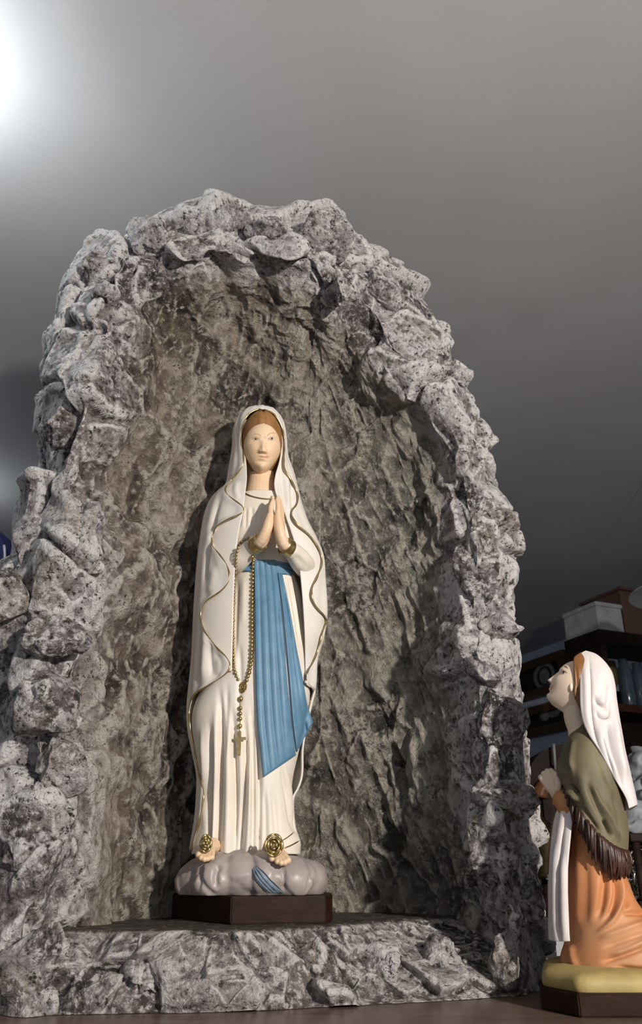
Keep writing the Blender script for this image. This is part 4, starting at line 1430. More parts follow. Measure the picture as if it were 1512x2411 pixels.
# wooden plinth with chamfered corners and the straw coloured ground
def chamfer_block(name, corners, z0, z1, mat, bevel, parent):
    bm = bmesh.new()
    lo = [bm.verts.new((x, y, z0)) for x, y in corners]
    hi = [bm.verts.new((x, y, z1)) for x, y in corners]
    n = len(lo)
    bm.faces.new(lo[::-1]); bm.faces.new(hi)
    for k in range(n):
        bm.faces.new((lo[k], lo[(k + 1) % n], hi[(k + 1) % n], hi[k]))
    bmesh.ops.recalc_face_normals(bm, faces=bm.faces[:])
    bmesh.ops.bevel(bm, geom=bm.edges[:], offset=bevel, segments=3, affect='EDGES')
    bm.verts.index_update()
    V = np.array([v.co[:] for v in bm.verts]); F = [tuple(v.index for v in f.verts) for f in bm.faces]
    bm.free()
    return mesh_obj(name, V, F, mat, parent, smooth=False)
GB_TOP = CAM_Z - 0.1056
pc = [(1276, .912), (1366, .861), (1660, .862), (1720, .91), (1690, 1.03), (1640, 1.07), (1350, 1.07), (1286, 1.02)]
corn = [(float(at(p, 2385, y)[0]), y) for p, y in pc]
tag(chamfer_block('plinth', corn, COUNTER_Z + 0.0004, GB_TOP, M['plinth'], 0.0012, girl), label='dark brown wooden plinth')
cen = np.mean(corn, axis=0)
# ground slab: rounded, slightly lumpy
rows = [(0.965, 0.0), (0.975, .003), (0.972, .008), (0.955, .0125), (0.90, .0155), (0.78, .0172), (0.4, .018), (0.02, .018)]
cc = []
for (ax, ay), (bx_, by_) in zip(corn, corn[1:] + corn[:1]):
    for k in range(12):
        cc.append((ax + (bx_ - ax) * k / 12, ay + (by_ - ay) * k / 12))
cc = np.array(cc)
cc = .5 * cc + .25 * (np.roll(cc, 1, 0) + np.roll(cc, -1, 0))
GG = np.array([[np.append(cen + (q - cen) * k, GB_TOP + dz) for q in cc] for k, dz in rows])
GG += (0.0015 * fbm(GG.reshape(-1, 3), 40, 3, 4)).reshape(GG.shape[:2])[..., None] * np.array([.6, .6, .6])
GG[0, :, 2] = GB_TOP + 0.0003
tag(mesh_obj('ground_slab', GG.reshape(-1, 3), grid_faces(len(rows), 96, wrap=True), M['straw'], girl), label='straw yellow ground slab')
SLAB = GB_TOP + .016

def ruled(Lp, Rp, bs, nr, nc, sag=None, dL=0.0, mode='ring', ex=1.0):
    """loft between two traced outlines; every row is a ring (or a U open to one side) of half depth b"""
    L = sz(atp(*np.array(Lp, float).T, np.asarray(dL) if np.ndim(dL) else dL)) if np.ndim(dL) == 0 else np.stack([sz(atp(p[0], p[1], d)) for p, d in zip(Lp, dL)])
    R = sz(atp(*np.array(Rp, float).T, 0.0))
    L, R = catmull(L, nr), catmull(R, nr)
    b = np.interp(np.linspace(0, 1, nr), np.linspace(0, 1, len(bs)), bs)
    b = np.convolve(np.pad(b, 9, mode='edge'), np.ones(19) / 19, 'valid')
    if mode == 'ring':
        th = np.linspace(0, 2 * np.pi, nc, endpoint=False)
        k = (1 - np.sign(np.cos(th)) * np.abs(np.cos(th)) ** ex) / 2
        dd = -np.sign(np.sin(th)) * np.abs(np.sin(th)) ** ex
    else:
        th = np.linspace(-np.pi / 2, np.pi / 2, nc)
        k = np.abs(np.cos(th)) ** ex
        dd = np.sin(th)
    S_ = L[:, None, :] + (R - L)[:, None, :] * k[None, :, None]
    z = S_[..., 1]
    if sag is not None:
        sg = np.interp(np.linspace(0, 1, nr), np.linspace(0, 1, len(sag)), sag)
        z = z - sg[:, None] * (np.sin(th) ** 2 if mode == 'ring' else np.sin(th) ** 2)[None]
    return wd(S_[..., 0], z, b[:, None] * dd[None])

def ring_obj(name, G, mat, lines=(), cap=True, noise=0.0, wrap=True, label=None, thick=0.0, flip=False):
    nr, nc = G.shape[:2]
    Gx = np.concatenate([G, G[:, :1]], 1) if wrap else G
    N = grid_normals(Gx)
    if wrap:
        N = N[:, :-1]
    P, N = G.reshape(-1, 3), N.reshape(-1, 3)
    c = P.mean(0)
    if ((P - c) * N).sum() < 0:
        N = -N
    if flip:
        N = -N
    if noise:
        P = P + N * (noise * fbm(P * np.array([1, 1, .5]), 30, 3, 11))[:, None]
    if lines:
        P = carve(P, N, lines)
    F = [tuple(int(i) for i in f) for f in grid_faces(nr, nc, wrap=wrap)]
    if cap and wrap:
        F.append(tuple(range(nc)))
        F.append(tuple((nr - 1) * nc + k for k in range(nc - 1, -1, -1)))
    o = mesh_obj(name, P, F, mat, girl)
    if thick:
        s = o.modifiers.new('thick', 'SOLIDIFY'); s.thickness = thick; s.offset = 0
        bake(o)
    if label:
        o['label'] = label
    return o

# skirt
GS = ruled([(1346, 1945), (1344, 1990), (1340, 2050), (1338, 2110), (1336, 2170), (1328, 2215), (1319, 2245), (1319, 2270), (1330, 2290), (1352, 2303)],
           [(1452, 1945), (1462, 2000), (1472, 2050), (1485, 2082), (1500, 2120), (1525, 2152), (1575, 2190), (1625, 2230), (1645, 2265), (1640, 2300)],
           [.032, .036, .044, .048, .050, .052, .055, .058, .060, .060], 200, 180, ex=.9)
GS[..., 2] = np.maximum(GS[..., 2], SLAB - .002)
skirt = ring_obj('skirt', GS, M['orange'], [
    ([(1350, 1960), (1350, 2078), (1348, 2200)], -.003, 5), ([(1362, 1985), (1362, 2090), (1358, 2200)], .0025, 8), ([(1380, 2010), (1382, 2090), (1378, 2190)], -.0015, 9),
    ([(1428, 2030), (1424, 2078), (1418, 2122), (1402, 2180)], -.005, 9), ([(1452, 2035), (1464, 2111), (1444, 2166), (1395, 2203)], .005, 6),
    ([(1440, 2035), (1452, 2100), (1436, 2150), (1410, 2180)], -.005, 6), ([(1470, 2040), (1477, 2122), (1470, 2151)], -.006, 7),
    ([(1465, 2153), (1485, 2148), (1530, 2150)], -.005, 6), ([(1400, 2215), (1450, 2195), (1540, 2165)], .003, 8), ([(1415, 2235), (1466, 2215), (1540, 2190)], -.003, 7),
    ([(1410, 2268), (1466, 2250), (1540, 2222)], -.005, 6), ([(1430, 2252), (1480, 2235), (1540, 2205)], .003, 6), ([(1445, 2276), (1510, 2283), (1560, 2280)], -.005, 6), ([(1430, 2287), (1510, 2296)], .003, 5),
    ([(1332, 2210), (1329, 2245), (1338, 2275), (1352, 2300)], -.004, 5), ([(1345, 2220), (1348, 2255), (1362, 2285)], .003, 7)], noise=.0012,
    label='orange skirt folded round the knees')

# apron hanging at the front
nA = 10
AL = [(1318, 1905), (1311, 1925), (1305, 1964), (1301, 2012), (1300, 2050), (1299, 2080), (1300, 2120), (1301, 2165), (1302, 2211)]
AR = [(1352, 1905), (1349, 1930), (1344, 1975), (1339, 2034), (1337, 2070), (1336, 2100), (1338, 2140), (1340, 2175), (1343, 2214)]
GAp = ruled(AR, AL, [.030, .034, .038, .040, .041, .042, .042, .043, .043], 130, 150, dL=-.036, mode='U', ex=.75)
th = np.linspace(-np.pi / 2, np.pi / 2, 150)
GAp = GAp + (-E1) * (0.0022 * np.cos(th * 13)[None, :, None]) * np.linspace(.5, 1.2, 130)[:, None, None] + E2 * (0.0016 * np.sin(th * 13)[None, :, None])
apron = ring_obj('apron', GAp, M['apron'], [([(1330, 1930), (1322, 2010), (1318, 2100), (1320, 2230)], -.004, 4), ([(1312, 1960), (1308, 2050), (1309, 2230)], .002, 4), ([(1328, 2000), (1328, 2100), (1332, 2230)], .003, 4)],
                 cap=False, wrap=False, label='long white pleated apron', thick=.004)

# shawl over shoulders with hanging point
SL = [(1362, 1712), (1348, 1724), (1332, 1748), (1317, 1781), (1308, 1806), (1312, 1822), (1321, 1842), (1329, 1857)]
SR = [(1392, 1706), (1418, 1735), (1438, 1775), (1455, 1820), (1468, 1865), (1476, 1910), (1481, 1960), (1480, 2012)]
GSh = ruled(SL, SR, [.013, .022, .036, .046, .050, .052, .053, .053], 170, 180, sag=[0, 0, .001, .003, .006, .010, .014, .017])
shawl = ring_obj('shawl', GSh, M['olive'], [
    ([(1345, 1740), (1330, 1790), (1322, 1850)], -0.00450, 5), ([(1335, 1765), (1320, 1810), (1318, 1840)], 0.00300, 5),
    ([(1338, 1848), (1352, 1855), (1364, 1872)], -0.00600, 4), ([(1330, 1858), (1346, 1868), (1362, 1890)], 0.00450, 5),
    ([(1420, 1925), (1432, 1950), (1442, 1972)], -0.00750, 4), ([(1418, 1880), (1440, 1925), (1452, 1955), (1462, 1985)], 0.00450, 6), ([(1425, 1890), (1448, 1930), (1462, 1965)], -0.00450, 5),
    ([(1370, 1900), (1390, 1930), (1412, 1960)], -0.00300, 6), ([(1365, 1800), (1375, 1860), (1400, 1920)], 0.00300, 12), ([(1440, 1850), (1460, 1920), (1470, 1990)], -0.00450, 6),
    ([(1352, 1735), (1345, 1790), (1348, 1830)], .00300, 6), ([(1395, 1740), (1420, 1800), (1445, 1870)], -.00300, 6), ([(1380, 1840), (1400, 1890), (1430, 1945)], -.00300, 5), ([(1390, 1835), (1412, 1885), (1440, 1940)], .00250, 5), ([(1340, 1800), (1335, 1830), (1345, 1850)], -0.00300, 8)], noise=.0016, label='olive green shawl')
# fringe: loose brown strands along the shawl's lower edge
rnd = np.random.RandomState(5)
edge = GSh[-1]
fl = ruled([(1329, 1857), (1326, 1872)], [(1480, 2012), (1478, 2047)], [.053, .050], 2, 180, sag=[.017, .034])[-1]
strands = []
for k in range(230):
    j = rnd.uniform(0, 180)
    j2 = j + rnd.normal(0, 2.0)
    pick = lambda A, q: A[int(q) % 180] * (1 - q % 1) + A[(int(q) + 1) % 180] * (q % 1)
    a_, b_ = pick(edge, j), pick(fl, j2)
    out = (a_ - edge.mean(0)); out[2] = 0; out /= np.linalg.norm(out)
    mid = (a_ + b_) / 2 + out * rnd.uniform(.000, .004)
    top = a_ + np.array([0, 0, .004])
    strands.append(tube_mesh(catmull(np.array([top, mid, b_ + out * rnd.uniform(-.003, .002) - np.array([0, 0, rnd.uniform(-.004, .006)])]), 7), np.array([.0016, .0018, .0018, .0017, .0014, .0011, .0005]), 5))
V, F = merge(strands)
tag(mesh_obj('fringe', V, F, M['fringe'], shawl), label='dark brown fringe of the shawl', kind='stuff')

# head and neck
TAU = math.radians(35)
Fd = -math.cos(TAU) * E1 + math.sin(TAU) * UPZ
Ud = math.sin(TAU) * E1 + math.cos(TAU) * UPZ
gs = 0.0338
GHc = atp(1363, 1621)
Hg = head_shape(150, 120, nose=0.92, A=.66, Bf=0.90, Bb=.85)
HV, HF = sphere_grid_mesh(Hg)
HV = gs * (HV[:, :1] * E2 + (-HV[:, 1:2]) * Fd + HV[:, 2:3] * Ud) + GHc
nk = np.array([atp(1372, 1625), atp(1358, 1658), atp(1357, 1688), atp(1366, 1716), atp(1376, 1745)])
nkv, nkf = tube_mesh(catmull(nk, 18), np.interp(np.linspace(0, 1, 18), [0, .25, .5, .75, 1], [.012, .0145, .0140, .0138, .018]), 26)
ghead = remesh_obj('head', [(HV, HF), (nkv, nkf)], 0.00065, M['girl_skin'], girl, 2, .4)
tag(ghead, label='pale upturned face in profile')
gb = bvh_of([ghead])
decal('eye', gb, [(1325, 1584), (1329, 1580.5), (1334, 1583), (1330, 1587)], M['eye_white'], ghead, .0004, 10)
decal('iris', gb, [(1325.5, 1583.5), (1328, 1580.8), (1331, 1583), (1328, 1586)], M['pupil'], ghead, .0007, 10)
line_on('eyelid', gb, [(1325, 1580), (1330, 1580), (1336, 1585)], .0005, M['brow'], ghead, 12, .0003)
line_on('eyebrow', gb, [(1328, 1570), (1333, 1569), (1338, 1574)], .0007, M['brow'], ghead, 14, .0001)
decal('lip', gb, [(1295, 1616), (1298, 1612), (1303, 1616), (1301, 1621), (1297, 1624), (1295, 1620)], M['lip'], ghead, .0003, 12)
# ear lobe
V, F = ball_mesh((0, 0, 0), (.0028, .0015, .0052), 14, 10)
p, nn = cast(gb, 1347, 1619)
if p is not None:
    mesh_obj('ear', V + p, F, M['girl_skin'], ghead)

# hair band framing the face, and the veil
HLp = [(1368, 1540), (1352, 1551), (1351, 1570), (1352, 1590), (1353, 1612), (1351, 1630), (1357, 1650), (1368, 1674)]
HRp = [(1372, 1540), (1385, 1550), (1395, 1575), (1400, 1600), (1402, 1630), (1402, 1650), (1402, 1665), (1402, 1680)]
GH = ruled(HLp, HRp, [.002, .0145, .0195, .0225, .0235, .0225, .021, .019], 80, 70, dL=[0, -.012, -.018, -.021, -.022, -.021, -.020, -.018], mode='U', ex=.8)
hairb = ring_obj('hair', GH, M['girl_hair'], [([(1356, 1560), (1359, 1610), (1360, 1665)], -.0012, 2.5), ([(1361, 1560), (1363, 1610), (1364, 1665)], .0008, 2)], cap=False, wrap=False, label='auburn hair under the veil', thick=.003)
VLp = [(1374, 1537), (1364, 1544), (1364, 1560), (1366, 1590), (1366, 1630), (1367, 1665), (1374, 1702), (1388, 1733), (1410, 1766), (1432, 1805), (1452, 1842), (1474, 1880), (1481, 1904)]
VRp = [(1380, 1535), (1402, 1542), (1422, 1559), (1438, 1582), (1446, 1610), (1450, 1645), (1456, 1685), (1463, 1725), (1470, 1765), (1479, 1805), (1487, 1840), (1495, 1875), (1499, 1896)]
vb = [.003, .013, .021, .026, .028, .027, .027, .030, .033, .033, .031, .028, .025]
GV = ruled(VLp, VRp, vb, 190, 140, dL=[-x * .95 for x in vb], mode='U', ex=.8)
veil = ring_obj('veil', GV, M['veil'], [
    ([(1386, 1538), (1391, 1600), (1394, 1680), (1404, 1740), (1424, 1790)], -.0022, 3), ([(1378, 1545), (1380, 1620), (1383, 1690), (1396, 1738)], .0022, 6),
    ([(1430, 1600), (1432, 1640), (1424, 1668), (1405, 1655), (1398, 1630)], -.003, 5), ([(1438, 1640), (1432, 1690), (1412, 1690), (1400, 1668)], -.003, 4), ([(1418, 1640), (1415, 1660)], .002, 8),
    ([(1405, 1700), (1425, 1760), (1448, 1815), (1460, 1850)], .003, 6), ([(1428, 1690), (1440, 1760), (1458, 1820), (1468, 1862)], -.005, 5), ([(1445, 1680), (1455, 1760), (1475, 1840)], .004, 6),
    ([(1412, 1720), (1430, 1775), (1450, 1830)], -.003, 4)], cap=False, wrap=False, label='pinkish white veil falling down the back', thick=.0028)

# sleeve and clasped hands
V, F = tube_mesh(catmull(np.array([atp(1360, 1920, -.018), atp(1342, 1903, -.020), atp(1328, 1888, -.017), atp(1318, 1876, -.012)]), 16), np.interp(np.linspace(0, 1, 16), [0, .5, 1], [.016, .0125, .0092]), 22)
sleeve = tag(mesh_obj('sleeve', V, F, M['orange'], girl), label='orange sleeve below the shawl')
V, F = tube_mesh(catmull(np.array([atp(1360, 1918, .018), atp(1342, 1905, .016), atp(1326, 1892, .010), atp(1314, 1880, .006)]), 16), np.interp(np.linspace(0, 1, 16), [0, .5, 1], [.016, .0125, .0088]), 22)
mesh_obj('sleeve', V, F, M['orange'], girl)
def clasp(d, dx, dy):
    q = lambda x, y, dd=0.0: atp(x + dx, y + dy, d + dd)
    parts = [limb([q(1320, 1882), q(1312, 1868), q(1303, 1852)], [.0072, .0074, .0070], 12, 16)]
    for (x0, y0, x1, y1, x2, y2, dd) in [(1298, 1860, 1284, 1844, 1276, 1833, -.001), (1301, 1854, 1290, 1836, 1283, 1824, -.002), (1305, 1850, 1297, 1830, 1292, 1818, -.002), (1309, 1850, 1304, 1832, 1301, 1817, -.001)]:
        parts.append(limb([q(x0, y0), q(x1, y1, dd), q(x2, y2, dd + .001), q(x2 + 1, y2 + 3, dd + .006)], [.0044, .0036, .0032, .0026], 14, 12))
    parts.append(limb([q(1313, 1860, -.004), q(1314, 1842, -.006), q(1309, 1826, -.005), q(1309, 1819, -.003)], [.0048, .0040, .0034, .0028], 14, 12))
    return parts
tag(remesh_obj('hand', clasp(-.0065, 0, 0), .0008, M['girl_skin'], girl, 3, .4), label='nearer of the clasped hands')
tag(remesh_obj('hand', clasp(.0065, -3, -3), .0008, M['girl_skin'], girl, 3, .4), label='farther of the clasped hands')

# dark rosary hanging down in front of the apron, with a silver cross
path = [(1306, 1890), (1307, 1912), (1301, 1940), (1298, 1975), (1294, 2010), (1292, 2045), (1292, 2062)]
L = catmull(path, 22)
pts = np.array([atp(q[0], q[1], -.004) for q in L])
V, F = tube_mesh(pts, .0005, 6)
gros = tag(mesh_obj('rosary', V, F, M['brown_bead'], girl), label='dark bead rosary with silver cross')
bme = None
for p in pts[1:]:
    if bme is None:
        o = mesh_obj('bead', bv * .0018, bf, M['brown_bead']); bme = o.data
    else:
        o = bpy.data.objects.new('bead', bme); COL.objects.link(o)
    o.parent = gros
    o.location = Vector(p)
sh = [(-1.6, 9), (1.6, 9), (1.6, 3.5), (5, 3.5), (5, .5), (1.6, .5), (1.6, -9), (-1.6, -9), (-1.6, .5), (-5, .5), (-5, 3.5), (-1.6, 3.5)]
oriented_plate(atp(1294, 2072, -.010), -E2 * .9 - E1 * .43, [(x * .0006, z * .0006) for x, z in sh], .002, 'cross', gros, M['silver'], .0003)
# ------------------------------------------------------------------ the shop behind, dim and out of focus
M['frame_wood'] = wood('brown_frame_wood', (0.07, 0.038, 0.02), (0.15, 0.085, 0.042), 0.4)
M['red_wood'] = wood('reddish_shelf_wood', (0.035, 0.012, 0.008), (0.075, 0.025, 0.015), 0.4)
M['honey_wood'] = wood('honey_brown_wood', (0.10, 0.045, 0.018), (0.2, 0.09, 0.035), 0.35)
def plain(name, col, rough=0.6, metal=0.0, var=0.15, scale=20, **kw):
    m = NT(name)
    m.base(m.ramp(m.noise(scale, 4), [(0.3, tuple(c * (1 - var) for c in col)), (0.7, tuple(min(1, c * (1 + var)) for c in col))]))
    m.set(Roughness=rough, Metallic=metal, **kw)
    return m.m
M['white_card'] = plain('white_cardboard', (0.36, 0.36, 0.37))
M['brown_card'] = plain('brown_cardboard', (0.09, 0.05, 0.035))
M['dark_print'] = plain('dark_picture_print', (0.012, 0.013, 0.016), 0.35, var=.6, scale=9)
M['pale_print'] = plain('pale_grey_plaster', (0.26, 0.26, 0.26), 0.5)
M['plaster'] = plain('white_plaster', (0.24, 0.25, 0.27), 0.6, var=.3, scale=30)
M['blue_cloth'] = plain('deep_blue_cloth', (0.012, 0.016, 0.10), 0.7, var=.4, scale=60)
M['brass'] = gold('shop_brass', (0.30, 0.22, 0.09), 0.25)
M['darkened_brass'] = gold('shaded_brass', (0.035, 0.025, 0.012), 0.5)  # near-black copy of the brass: shade of the gap put into the colour
M['blue_glass'] = plain('blue_grey_glass', (0.10, 0.13, 0.17), 0.12, var=.2, Transmission_Weight=0.35)
M['white_enamel'] = plain('white_enamel', (0.6, 0.6, 0.62), 0.4, var=.03)

def wall_hit(px, py, out=0.0):
    r = ray(px, py)
    p0 = WALL_P + WALL_N * out - np.array([0, 0, CAM_Z])
    t = (p0 @ WALL_N) / (r @ WALL_N)
    p = r * t + np.array([0, 0, CAM_Z])
    return (p - WALL_P) @ WALL_D, p[2]

# ---- open bookcase standing end-on, boxes on top, glassware inside
C = at(1410, 1480, 3.6)
s_c = (C - WALL_P) @ WALL_D
o_c = (C - WALL_P) @ WALL_N
top_z = C[2]
bc = thing('bookcase', 'tall dark wooden shelf unit holding glassware, at right edge behind the kneeling statue', 'shelf unit', tuple(wall_pt(s_c + .12, o_c / 2, 0)))
s0, s1 = s_c, s_c + .25
def bbox(nm, a0, a1, b0, b1, z0, z1, mat, par, bev=.003):
    return wall_box(nm, a0, a1, b0, b1, z0, z1, mat, par, bev)
bbox('side_panel', s0, s1, o_c - .03, o_c, 0, top_z, M['dark_wood'], bc)
bbox('side_panel', s0, s1, 0.01, .04, 0, top_z, M['dark_wood'], bc)
bbox('top_board', s0, s1, .04, o_c - .03, top_z - .06, top_z, M['dark_wood'], bc)
bbox('back_panel', s1 - .015, s1, .04, o_c - .03, 0, top_z - .22, M['dark_wood'], bc)
shelf_z = []
for py in (1655, 1775, 1960, 2130):
    z = at(1420, py, 3.62)[2]
    shelf_z.append(z)
    bbox('shelf_board', s0 + .005, s1 - .015, .04, o_c - .03, z - .035, z, M['red_wood'], bc)
def vase(nm, px, zbase, h, r, mat, label, cat, prof=None, dep=.13, group=None):
    # stands on a shelf board of the bookcase
    best = None
    for o_ in np.linspace(.08, o_c - .08, 160):
        p = wall_pt(s_c + dep, o_, zbase + h / 2)
        e = abs(proj(p)[0] - px)
        if best is None or e < best[0]:
            best = (e, o_)
    c = wall_pt(s_c + dep, best[1], zbase)
    prof = prof or [(.001, 0), (.8, 0), (.8, .04), (.3, .1), (.25, .35), (.9, .55), (1.0, .8), (.85, 1.0), (.78, 1.0), (.8, .6), (.001, .5)]
    V, F = lathe([(a_ * r, b_ * h) for a_, b_ in prof], 24)
    o = mesh_obj(nm, V + c + (0, 0, .001), F, mat)
    tag(o, label, cat, group)
    return o
z1_ = shelf_z[0]
vase('goblet', 1440, z1_, .22, .036, M['brass'], 'gilt goblet on the upper shelf, just right of the veil', 'goblet')
cyl = [(.001, 0), (.9, 0), (1.0, .03), (1.0, .78), (.6, .88), (.62, 1.0), (.5, 1.0), (.5, .9), (.9, .76), (.9, .05), (.001, .05)]
vase('glass_jar', 1474, z1_, .24, .034, M['blue_glass'], 'blue grey glass jar on the upper shelf, beside the goblet', 'jar', cyl, group='glass jars on the upper shelf')
vase('glass_jar', 1508, z1_, .23, .034, M['blue_glass'], 'blue grey glass jar on the upper shelf, nearest the right edge', 'jar', cyl, group='glass jars on the upper shelf')

def box_on(nm, pl, pr, ztop_py, label, mat, out1, w, sdep, zb):
    pass
# boxes stacked on the bookcase
hb_ = .115
wb = thing('cardboard_box', 'white cardboard box on top of the dark shelf unit', 'box', tuple(wall_pt(s0 + .12, o_c - .12, top_z)), 'boxes on the shelf unit')
bbox('carton', s0 + .01, s1 - .005, o_c - .16, o_c - .012, top_z + .0005, top_z + hb_, M['white_card'], wb)
bbox('lid', s0 + .005, s1, o_c - .165, o_c - .007, top_z + hb_, top_z + hb_ + .02, M['white_card'], wb)
bb = thing('cardboard_box', 'brown cardboard box on the dark shelf unit, right of the white box', 'box', tuple(wall_pt(s0 + .12, o_c - .5, top_z)), 'boxes on the shelf unit')
bbox('carton', s0 + .03, s1 + .06, .10, o_c - .19, top_z + .0005, top_z + .22, M['brown_card'], bb)
bbox('flap', s0 + .015, s1 + .07, .09, o_c - .18, top_z + .22, top_z + .235, M['brown_card'], bb)

# ---- framed pieces on the right wall
def frame(label, px0, py0, px1, py1, inner, oval=False):
    a0, z0 = wall_hit(px0, py0)
    a1, z1 = wall_hit(px1, py1)
    sa, sb_ = min(a0, a1), max(a0, a1)
    za, zb = wall_hit((px0 + px1) / 2, py0)[1], wall_hit((px0 + px1) / 2, py1)[1]
    t = thing('picture_frame', label, 'picture', tuple(wall_pt((sa + sb_) / 2, 0.0, za)), 'frames on the wall')
    w_ = .06
    bbox('rail', sa, sb_, .002, .045, za, za + w_, M['frame_wood'], t, .006)
    bbox('rail', sa, sb_, .002, .045, zb - w_, zb, M['frame_wood'], t, .006)
    bbox('stile', sa, sa + w_, .002, .045, za + w_, zb - w_, M['frame_wood'], t, .006)
    bbox('stile', sb_ - w_, sb_, .002, .045, za + w_, zb - w_, M['frame_wood'], t, .006)
    bbox('picture', sa + w_, sb_ - w_, .004, .012, za + w_, zb - w_, M['dark_print'], t)
    c = wall_pt((sa + sb_) / 2 - .05, .02, (za + zb) / 2)
    if oval:
        aa = np.linspace(0, 2 * np.pi, 41)
        rx, rz = (sb_ - sa) * .17, (zb - za) * .30
        ring = np.array([c + WALL_D * rx * math.cos(q) + UPZ * rz * math.sin(q) for q in aa])
        V, F = tube_mesh(ring, .016, 8)
        pl_ = mesh_obj('oval_ring', V, F, M['pale_print'], t)
        V, F = ball_mesh((0, 0, 0), (1, 1, 1), 20, 12)
        W = V[:, :1] * WALL_D * rx * .55 + V[:, 1:2] * WALL_N * .02 + V[:, 2:] * UPZ * rz * .72 + c
        mesh_obj('oval_relief', W, F, M['pale_print'], t)
    else:
        bits = []
        for k, (u, v, r) in enumerate([(-.12, .17, .05), (-.05, .2, .045), (.03, .16, .06), (-.08, .11, .035)]):
            V, F = ball_mesh((0, 0, 0), (1, 1, 1), 14, 8)
            bits.append((V[:, :1] * WALL_D * r + V[:, 1:2] * WALL_N * .008 + V[:, 2:] * UPZ * r * .7 + wall_pt((sa + sb_) / 2, .014, (za + zb) / 2) + WALL_D * u * (sb_ - sa) * 1.6 + UPZ * v * (zb - za), F))
        V, F = merge(bits)
        mesh_obj('pale_motif', V, F, M['pale_print'], t)
    return t
frame('brown framed oval relief on the wall, above the smaller frame', 1222, 1642, 1338, 1549, 0, True)
frame('brown framed dark picture on the wall, below the oval relief', 1245, 1730, 1345, 1656, 0)

# ---- arched dark cabinet between grotto and kneeling statue
yb = 2.45
ac = thing('arched_cabinet', 'dark arched wooden cabinet in shadow between the grotto and the kneeling girl', 'cabinet', (float(at(1330, 2000, yb)[0]), yb, 0))
xL, xR = float(at(1246, 1830, yb)[0]), float(at(1440, 1830, yb)[0])
zt_, zs_ = float(at(1330, 1752, yb)[2]), float(at(1246, 1835, yb)[2])
def arch_prism(nm, x0, x1, zb, zspr, ztop, y0, y1, mat, inset=0.0):
    aa = np.linspace(math.pi, 0, 25)
    cxm, rx = (x0 + x1) / 2, (x1 - x0) / 2
    prof = [(x0, zb)] + [(cxm + rx * math.cos(q), zspr + (ztop - zspr) * math.sin(q)) for q in aa] + [(x1, zb)]
    n = len(prof)
    V = [(x, y0, z) for x, z in prof] + [(x, y1, z) for x, z in prof]
    F = [tuple(range(n)), tuple(range(2 * n - 1, n - 1, -1))] + [(k, (k + 1) % n, n + (k + 1) % n, n + k) for k in range(n)]
    return mesh_obj(nm, np.array(V), F, mat, ac, smooth=False)
arch_prism('body', xL, xR, 0.0, zs_, zt_, yb, yb + .4, M['dark_wood'])
arch_prism('door', xL + .03, xR - .03, 0.05, zs_ - .02, zt_ - .05, yb - .012, yb, M['dark_wood'])
aa = np.linspace(math.pi * .98, math.pi * .3, 26)
cxm, rx = (xL + xR) / 2, (xR - xL) / 2 - .02
V, F = tube_mesh(np.array([(cxm + rx * math.cos(q), yb - .02, zs_ - .055 + (zt_ - zs_) * .62 * math.sin(q)) for q in aa]), .022, 10)
tag(mesh_obj('arched_moulding', V, F, M['honey_wood'], ac), label='honey brown curved moulding')
V, F = tube_mesh(np.array([at(1304, 1752, yb - .03), at(1306, 1780, yb - .03), at(1308, 1812, yb - .03)]), .004, 6)
tag(mesh_obj('pull_cord', V, F, M['pale_print'], ac), label='thin pale cord')

# ---- white card lying on the cabinet top behind the plinth
V, F = box_mesh(-.05, .05, -.06, .06, 0, .004, .001)
a_ = math.radians(24)
c = at(1316, 2262, 1.40)
Rm = np.array([[math.cos(a_), -math.sin(a_), 0], [math.sin(a_), math.cos(a_), 0], [0, 0, 1]])
V2, F2 = box_mesh(-.05, .05, -.06, -.0585, 0, .035, .0005)
cardV, cardF = merge([(V @ Rm.T, F), (V2 @ Rm.T, F2)])
cardV[:, 0] += c[0]; cardV[:, 1] += 1.40; cardV[:, 2] += COUNTER_Z + .0005
tag(mesh_obj('paper_card', cardV, cardF, M['white_card'], smooth=False), 'small folded white card on the counter, between grotto foot and kneeling statue', 'card')

# ---- low rack at the right edge behind the kneeling statue: plaster group and metal filigree
ry = 1.62
rk_ = thing('display_rack', 'black two tier rack behind the kneeling girl, at right edge', 'rack', (float(at(1560, 2000, ry)[0]), ry, COUNTER_Z))
rx0, rx1 = float(at(1452, 2000, ry)[0]), float(at(1720, 2000, ry)[0])
zA = float(at(1500, 1962, ry - .08)[2]); zB = float(at(1500, 2122, ry - .08)[2])
for z in (zA, zB):
    V, F = box_mesh(rx0, rx1, ry - .08, ry + .10, z - .014, z, .002)
    mesh_obj('tier', V, F, M['dark_wood'], rk_, smooth=False)
for x in (rx0 + .012, rx1 - .012):
    for y in (ry - .07, ry + .09):
        V, F = tube_mesh(np.array([(x, y, COUNTER_Z + .0003), (x, y, zA - .002)]), .007, 10)
        mesh_obj('post', V, F, M['dark_wood'], rk_)
lump = []
rnd = random.Random(12)
for k, (px, py, r) in enumerate([(1490, 1900, .030), (1520, 1860, .045), (1505, 1925, .034), (1535, 1915, .045), (1500, 1830, .030), (1520, 1800, .032), (1550, 1880, .05)]):
    lump.append(ball_mesh(at(px, py, ry + rnd.uniform(-.02, .03)), (r, r * .8, r * rnd.uniform(.8, 1.2)), 16, 12))
c = at(1525, 1950, ry)
V, F = box_mesh(c[0] - .06, c[0] + .07, ry - .05, ry + .06, zA + .0004, zA + .02, .004)
lump.append((V, F))
pf = remesh_obj('plaster_figurine', lump, .0032, M['plaster'], None, 3, .4)
V = verts_np(pf); N = mesh_normals(pf)
h, e = facets(V, 36, 71, 1.2)
V = V + N * (.012 * h * sstep(0, .15, e))[:, None]
